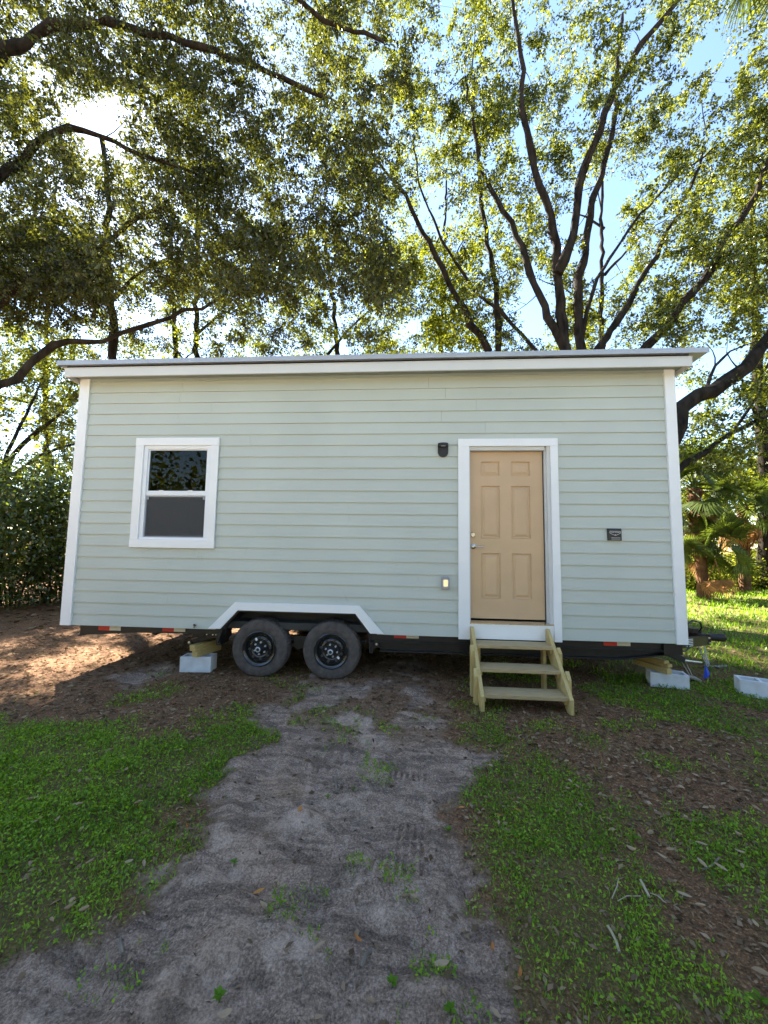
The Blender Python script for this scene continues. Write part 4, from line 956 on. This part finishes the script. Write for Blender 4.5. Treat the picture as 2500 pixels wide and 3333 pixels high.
def palm(label, base, h, r, n_green, n_dry, lean=(0, 0), sc=1., aim=None, trunk=True):
    root = empty('palm_tree', tuple(base)); tag(root, label, 'palm', 'cabbage palms right of the house')
    top = np.array(base)+[lean[0], lean[1], h]
    if trunk:
        p = smooth_path([np.array(base)-[0, 0, .1], (np.array(base)+top)/2+[lean[0]*.15, 0, 0], top], .14)
        MB().tube(p, [r*(1.25-.3*min(1, i/6))*(1+.08*random.uniform(-1, 1)) for i in range(len(p))], 14).build('trunk', M['palmbark'], root)
        for i in range(1, len(p)-1):
            if i < len(p)*.35: continue
            for k in range(5):
                a = random.uniform(0, 6.28); c = p[i]+np.array([math.cos(a), math.sin(a), 0])*r*.95
                part('leaf_base', M['palmbark'], root, lambda m: m.beam(c, c+np.array([math.cos(a)*.09, math.sin(a)*.09, .17]), .07, .025))
    for i in range(n_green):
        el = R(random.uniform(-35, 75)); add_frond(root, random.choice(FM), top+rng.normal(size=3)*.06, i*2.4+random.uniform(-.3, .3), el, random.uniform(-1.3, 1.3), sc*random.uniform(.75, 1.1))
    for i in range(n_dry):
        add_frond(root, FD[0], top-[0, 0, random.uniform(.05, .5)], random.uniform(0, 6.28), R(random.uniform(-85, -50)), random.uniform(-.6, .6), sc*random.uniform(.7, 1.0))
    return root
pb = onz(2292, 1905); 
pA = at(2290, 1890, 9.2); pA[2] = 0
hA = at(2275, 1590, 9.2)[2]
palm('large cabbage palm with rough brown trunk right of the house', pA, hA, .17, 34, 4, (at(2262, 1590, 9.2)[0]-pA[0], 0), 1.05)
pB = at(2420, 1850, 11.5); pB[2] = 0
palm('cabbage palm with hanging orange brown dead fronds behind the large palm', pB, at(2400, 1650, 11.5)[2], .17, 26, 7, (.1, 0), 1.15)
pC = at(2330, 1860, 8.6); pC[2] = 0
palm('trunkless palm spreading green fans in front of the large palm trunk', pC, at(2330, 1790, 8.6)[2]-.1, .10, 22, 2, (0, 0), .95, trunk=False)
pD = at(2215, 1850, 9.6); pD[2] = 0
palm('short palm with bright fans hard against the house corner', pD, at(2215, 1760, 9.6)[2]-.2, .10, 22, 2, (0, 0), .95, trunk=False)
pE = np.array([at(2320, -40, 0.9)[0]+1.75, .9, 0]); zE = at(2320, -40, .9)[2]+1.35
pal = palm('tall palm out of view whose frond hangs into the top right corner', pE, zE, .19, 12, 4, (-.2, 0), .9)
for az, el, sc_ in ((math.pi+.05, .0, 1.0), (math.pi-.25, -.15, .95)):
    add_frond(pal, FM[1], (pE[0]-.2, pE[1], zE), az, el, .2, sc_)

# ------------------------------------------------------------------ woodland all round, far off
n = 900
an = rng.uniform(0, 2*math.pi, n); rd = rng.uniform(24, 42, n); hz = rng.uniform(.5, 11, n)*rng.uniform(.5, 1, n)
c = np.stack([np.cos(an)*rd, np.sin(an)*rd, hz], 1); front = (c[:, 1] > 5) & (np.abs(c[:, 0]) < c[:, 1]*1.0)
c[front, 2] = np.minimum(c[front, 2], 7.5)
an = rng.uniform(-math.pi+.15, -.15, 1000); rd = rng.uniform(23, 34, 1000)
c = np.concatenate([c, np.stack([np.cos(an)*rd, np.sin(an)*rd, rng.uniform(.5, 6, 1000)], 1)[:450]]); n = len(c)
P = (c[:, None, :]+rng.normal(size=(n, 90, 3))*1.1).reshape(-1, 3); P = P[P[:, 2] > .1]; P = P[open_sky(P, .8)]
s = .34*rng.uniform(.6, 1.4, len(P))
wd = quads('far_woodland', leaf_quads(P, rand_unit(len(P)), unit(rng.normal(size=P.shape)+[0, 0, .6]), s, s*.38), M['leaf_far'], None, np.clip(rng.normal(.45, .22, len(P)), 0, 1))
tag(wd, 'far belt of green woodland around the yard', 'woodland', kind='stuff')
# trees behind the viewpoint, mirrored in the window glass
for i, (x, y, rz_, src, lab) in enumerate(((-7.5, -15, 2.2, 'T2', 'oak behind the viewpoint mirrored in the window'), (-1.5, -19, .6, 'T1', 'wide oak far behind the viewpoint'), (6.5, -16, 3.6, 'T2', 'oak behind the viewpoint on the right'))):
    src = TREES[src].root; r = src.copy(); COL.objects.link(r); r.location = (x, y, 0); r.rotation_euler = (0, 0, rz_); r['label'] = lab
    for ch in src.children: c2 = ch.copy(); COL.objects.link(c2); c2.parent = r

# ------------------------------------------------------------------ grass, weeds, litter
def scatter(n, x0, x1, y0, y1, dref, pw):
    x = rng.uniform(x0, x1, n); y = rng.uniform(y0, y1, n); d = np.hypot(x-CAM[0], y-CAM[1])
    ok = rng.random(n) < np.minimum(1, (dref/d)**pw)
    # only ground that lies ahead of the viewpoint
    ok &= (np.abs(x-CAM[0]) < (y-CAM[1])*1.35+1.2)
    return x[ok], y[ok], d[ok]
def weeds(n, x0, x1, y0, y1, dref, pw, size, blade):
    x, y, d = scatter(n, x0, x1, y0, y1, dref, pw); s_, g_ = fields(x, y)
    dens = np.clip((g_-.12)*1.25, 0, 1)*(.25+.95*fbm(x*7, y*7, 88))*(.45+.75*sstep(.38, .58, fbm(x*3.3, y*3.3, 89)))
    ok = rng.random(len(x)) < dens; x, y, d, g_ = x[ok], y[ok], d[ok], g_[ok]
    z = gz(x, y); k = len(x); sc_ = np.clip((d/3.2)**.55, .8, 3)
    hgt = (.006+.026*rng.random(k))*(.5+g_)
    P = np.stack([x, y, z], 1); an = rng.uniform(0, 6.283, k)
    if blade:
        D = np.stack([np.cos(an)*.6, np.sin(an)*.6, rng.uniform(.35, 1.4, k)], 1); Nn = np.stack([np.cos(an), np.sin(an), np.full(k, -.4)], 1)
        l = size*rng.uniform(.5, 1.4, k)*sc_; w = (.0026 if size < .04 else .0045)*sc_*rng.uniform(.7, 1.5, k)
    else:
        P[:, 2] += hgt; D = np.stack([np.cos(an), np.sin(an), rng.uniform(-.25, .8, k)], 1); Nn = unit(rng.normal(size=(k, 3))*.45+[0, 0, 1])
        l = size*rng.uniform(.55, 1.4, k)*sc_; w = l*rng.uniform(.2, .36, k)
    ti = np.clip(rng.normal(.42, .27, k)+.35*(fbm(x*1.3, y*1.3, 90)-.5)*2, 0, 1)
    return leaf_quads(P, D, Nn, l, w), ti
A = [weeds(430000, -6.5, 5, -3.7, .6, 3.2, 1.5, .0185, False), weeds(330000, -6.5, 5, -3.7, .6, 3.0, 1.5, .036, True),
     weeds(210000, 1.2, 16, .3, 16, 5.5, 1.3, .050, True), weeds(60000, -9, 1.5, .3, 9, 5.0, 1.4, .04, True)]
gq = quads('grass', np.concatenate([a[0] for a in A]), M['grass'], None, np.concatenate([a[1] for a in A]))
tag(gq, 'short green grass and small leafy weeds on the ground', 'grass', kind='stuff')
def litter(n, x0, x1, y0, y1, dref, pw, size):
    x, y, d = scatter(n, x0, x1, y0, y1, dref, pw); s_, g_ = fields(x, y)
    dens = np.clip(1-s_*.9, .09, 1)*np.clip(1-g_*.8, .2, 1)
    ok = rng.random(len(x)) < dens; x, y, d = x[ok], y[ok], d[ok]; k = len(x); sc_ = np.clip((d/3.2)**.5, .8, 2.5)
    P = np.stack([x, y, gz(x, y)+.004+.008*rng.random(k)], 1); an = rng.uniform(0, 6.283, k)
    l = size*rng.uniform(.4, 1.6, k)*sc_
    return leaf_quads(P, np.stack([np.cos(an), np.sin(an), rng.normal(size=k)*.22], 1), unit(rng.normal(size=(k, 3))*.3+[0, 0, 1]), l, l*rng.uniform(.08, .3, k)), np.clip(rng.beta(1.3, 2.6, k), 0, 1)
A = [litter(85000, -7, 5.5, -3.7, 1.5, 3.4, 1.3, .036), litter(40000, -10, 10, 1.5, 12, 5, 1.2, .06)]
lq = quads('leaf_litter', np.concatenate([a[0] for a in A]), M['litter'], None, np.concatenate([a[1] for a in A]))
tag(lq, 'brown dry leaf litter strewn over the ground', 'litter', kind='stuff')

# small clods and grains of sand lying on the track
x, y, d = scatter(60000, -4, 2, -3.6, -.2, 3.0, 1.2); s_, g_ = fields(x, y); ok = rng.random(len(x)) < s_*np.clip((fbm(x*3, y*3, 140)-.38)*4, .05, 1)
x, y = x[ok][:14000], y[ok][:14000]; k = len(x); r_ = .0022+.0075*rng.random(k)**4
oc = np.array([(1, 0, 0), (0, 1, 0), (-1, 0, 0), (0, -1, 0), (0, 0, .8)])
V = np.stack([x, y, gz(x, y)-.001], 1)[:, None, :] + oc[None]*r_[:, None, None]*rng.uniform(.6, 1.3, (k, 5, 1))
me = bpy.data.meshes.new('sand_clods'); fc = np.array([(0, 1, 4), (1, 2, 4), (2, 3, 4), (3, 0, 4)])
me.from_pydata(V.reshape(-1, 3).tolist(), [], (fc[None]+np.arange(k)[:, None, None]*5).reshape(-1, 3).tolist()); me.materials.append(M['clod'])
tag(link_mesh('sand_clods', me), 'small grey clods of sand scattered on the bare track', 'sand', kind='stuff')

# ------------------------------------------------------------------ single fallen leaves, sticks, seedlings
def leaf_thing_mesh(name, mat, l=.06, w=.019, curl=.35):
    nu = 7; vs = []; fs = []
    for i in range(nu):
        t = i/(nu-1); ww = w*math.sin(math.pi*min(1, .06+t*.94))**.8+.0006; z = curl*l*(t-.5)**2
        vs += [(l*(t-.5), -ww, z+ww*.45), (l*(t-.5), 0, z), (l*(t-.5), ww, z+ww*.35)]
    for i in range(nu-1): fs += [(i*3, i*3+1, i*3+4, i*3+3), (i*3+1, i*3+2, i*3+5, i*3+4)]
    me = bpy.data.meshes.new(name); me.from_pydata(vs, [], fs); me.materials.append(mat)
    a = me.attributes.new('tint', 'FLOAT', 'FACE'); a.data.foreach_set('value', np.full(len(fs), random.uniform(.2, .9), np.float32))
    return me
LM = [leaf_thing_mesh('fallen_leaf', M['dryleaf'], random.uniform(.05, .075), random.uniform(.013, .021), random.uniform(.1, .8)) for _ in range(8)]
LO = [leaf_thing_mesh('fallen_leaf', M['orangeleaf'], random.uniform(.05, .07), random.uniform(.011, .018), random.uniform(.2, .9)) for _ in range(4)]
za = lambda a, b: (a*.7535, 2600+b*.7535); zb_ = lambda a, b: (1250+a*.7535, 2600+b*.7535); zd = lambda a, b: (a*.5425, 2000+b*.5425); ze = lambda a, b: (1500+a*.6028, 2200+b*.6028)
spots = [('g', za(a, b)) for a, b in ((135,38),(335,58),(245,128),(160,130),(350,165),(620,300),(595,355),(220,562),(310,470),(300,505),(128,318),(385,310),(555,295),(360,520))] + \
        [('g', zd(a, b)) for a, b in ((755,970),(1125,940),(470,980),(190,1155),(475,1185),(830,1170),(1140,1125),(525,1040),(655,850))] + \
        [('s', za(a, b)) for a, b in ((1140,505),(1600,885),(1310,375),(970,955),(1380,665))] + [('s', zb_(a, b)) for a, b in ((385,455),(130,440),(250,725),(260,890),(25,810))] + \
        [('o', za(a, b)) for a, b in ((808,148),(1295,78),(1120,398),(600,48),(1545,635))] + [('o', zb_(a, b)) for a, b in ((470,675),(590,778),(500,75),(580,55),(335,45))] + \
        [('r', zb_(a, b)) for a, b in ((1070,250),(1235,252),(1200,280),(1150,170),(1375,225),(1455,335),(1550,325),(1375,315),(1425,62),(1370,512),(1610,590),(1630,810),(1530,185),(1300,105),(1540,265),(1020,635),(745,620),(1300,460))] + \
        [('r', ze(a, b)) for a, b in ((490,218),(750,665),(1070,565),(1215,790),(1360,745),(805,575),(515,385),(630,620),(1010,478),(1190,620),(680,515),(860,555),(590,590),(160,500),(250,455),(1270,560),(575,630))]
LAB = {'g': ('dry tan leaf lying on the left grass', 'tan leaves on the left grass'), 's': ('dry pale leaf lying on the bare sand', 'pale leaves on the sand track'),
       'o': ('orange brown leaf lying along the sand', 'orange leaves along the sand track'), 'r': ('dry tan leaf lying right of the sand', 'tan leaves right of the sand track')}
LEAVES = {}
for i, (k, (px, py)) in enumerate(spots):
    p = onz(px, py); o = bpy.data.objects.new('fallen_leaf', random.choice(LO if k == 'o' else LM)); COL.objects.link(o)
    o.location = (p[0], p[1], gz1(p[0], p[1])+(.034 if k in 'gr' else .014)); o.rotation_euler = (random.uniform(-.25, .25), random.uniform(-.2, .2), random.uniform(0, 6.28)); sl_ = random.uniform(.5, .9); o.scale = (sl_, sl_*random.uniform(.55, .9), random.uniform(.6, 1.5))
    o['group'] = LAB[k][1]; o['category'] = 'leaf'; LEAVES.setdefault(k, []).append((float(np.dot(np.array(o.location)-CAM, AF)), o))
ORD = 'nearest,second,third,fourth,fifth,sixth,seventh,eighth,ninth,tenth,eleventh,twelfth,thirteenth,fourteenth,fifteenth,sixteenth,seventeenth,eighteenth,nineteenth,twentieth'.split(',')
ORD += ['twenty-'+w for w in 'first,second,third,fourth,fifth,sixth,seventh,eighth,ninth'.split(',')]+['thirtieth']+['thirty-'+w for w in 'first,second,third,fourth,fifth,sixth,seventh,eighth,ninth'.split(',')]
for k, l in LEAVES.items():
    for i, (d, o) in enumerate(sorted(l, key=lambda t: t[0])):
        o['label'] = LAB[k][0]+(', nearest to the viewer' if i == 0 else ', %s nearest to the viewer' % ORD[i])
def stick(name, pts, r, mat, label, cat, group=None):
    q = []
    for x, y, h in pts: p = onz(x, y); q.append((p[0], p[1], gz1(p[0], p[1])+h))
    c = np.mean(q, axis=0); o = MB().tube(smooth_path(q, .05), r, 6).build(name, M[mat], None, origin=(float(c[0]), float(c[1]), float(c[2]))); tag(o, label, cat, group)
stick('dry_stalk', [(*zb_(968, 568), .02), (*zb_(985, 600), .025), (*zb_(1003, 640), .025), (*zb_(1018, 680), .015)], .0055, 'stalk', 'long pale dry stalk on the grass right of the track', 'stalk')
stick('dry_stalk', [(*zb_(1110, 385), .035), (*zb_(1148, 452), .02)], .006, 'stalk', 'short thick pale stalk in the pile of cut stalks', 'stalk')
stick('dry_stalk', [(*zb_(1150, 432), .02), (*zb_(1180, 448), .025), (*zb_(1220, 472), .015)], .0022, 'stalk', 'thin pale stalk lying across the cut stalks', 'stalk')
stick('dry_stalk', [(*zb_(985, 450), .02), (*zb_(1008, 408), .03), (*zb_(1014, 372), .03)], .0025, 'stalk', 'upright pale stalk at the left of the cut stalks', 'stalk')
stick('dry_stalk', [(*zb_(1010, 462), .02), (*zb_(1050, 452), .03), (*zb_(1110, 447), .02)], .0022, 'stalk', 'crooked pale stalk in front of the cut stalks', 'stalk')
stick('twig', [(*zb_(1380, 340), .03), (*zb_(1420, 310), .02), (*zb_(1450, 282), .03)], .0045, 'twig', 'straight dead twig among the litter at right', 'twig')
stick('twig', [(*za(520, 600), .01), (*za(518, 640), .015), (*za(528, 690), .01)], .007, 'twig', 'dark stub of twig at the left edge of the sand', 'twig')
stick('twig', [(*za(1560, 745), .01), (*za(1580, 710), .02), (*za(1602, 675), .01)], .008, 'twig', 'thick dark twig on the sand near the bottom', 'twig')
stick('twig', [(*za(1305, 775), .03), (*za(1308, 810), .015), (*za(1320, 840), .01)], .003, 'twig', 'thin upright twig stuck in the sand', 'twig')
stick('twig', [(1090, 2535, .01), (1094, 2555, .02), (1096, 2575, .01)], .006, 'twig', 'pale bent twig on the upper sand track', 'twig')
def seedling(px, py, n, l, label, tall=.03):
    l *= .62; tall *= .7
    p = onz(px, py); b = np.array([p[0], p[1], gz1(p[0], p[1])]); o = empty('seedling', tuple(b))
    part('stem', M['grass'], o, lambda m: m.tube([b-[0, 0, .01], b+[.003, 0, tall]], .0025, 5))
    for i in range(n):
        a = i*2.4+random.random(); d = np.array([math.cos(a), math.sin(a), .35]); P = (b+[0, 0, tall*(.6+.4*i/n)])[None, :]
        q = leaf_quads(P, d[None, :], np.array([[0, 0, 1.]]), [l*random.uniform(.7, 1.1)], [l*random.uniform(.26, .36)]); quads('leaf', q, M['seedling'], o, np.array([random.uniform(.2, .9)]))
    tag(o, label, 'seedling', 'bright seedlings in the yard')
sd_ = [(*zb_(1075, 190), 3, .085, 'large two leaved lime green seedling in the right litter', .07), (*zb_(560, 165), 5, .045, 'bright seedling at the left of the right hand grass', .04), (*zb_(645, 190), 5, .045, 'bright seedling in the middle of the right hand grass', .04),
       (*zb_(275, 150), 6, .04, 'bright seedling at the right border of the sand track', .03), (*zb_(960, 295), 3, .04, 'single pale green seedling left of the stalk pile', .03), (*zb_(1630, 910), 4, .06, 'lime seedling in the lower right corner', .04),
       (*zb_(285, 955), 5, .05, 'seedling on the sand at the bottom edge', .03), (*zb_(35, 825), 4, .05, 'lone seedling low on the sand track', .03), (*za(945, 880), 8, .05, 'tuft of green seedling low in the middle of the sand', .04),
       (*za(1010, 275), 5, .045, 'seedling on the sand near the left grass', .04), (*za(745, 130), 6, .045, 'seedling on the left grass beside the sand', .04), (1066, 2588, 6, .04, 'left one of two seedlings high on the sand track', .03), (1150, 2572, 5, .035, 'right one of two seedlings high on the sand track', .03),
       (*ze(270, 600), 5, .05, 'upright seedling on grass below the wooden steps', .06), (*ze(380, 490), 6, .04, 'seedling in litter in front of the wooden steps', .04), (*ze(495, 185), 5, .05, 'broad leaved weed under the lowest wooden tread', .03), (700, 2205, 6, .04, 'weed beside the concrete block left of the wheels', .03)]
for a in sd_: seedling(*a)
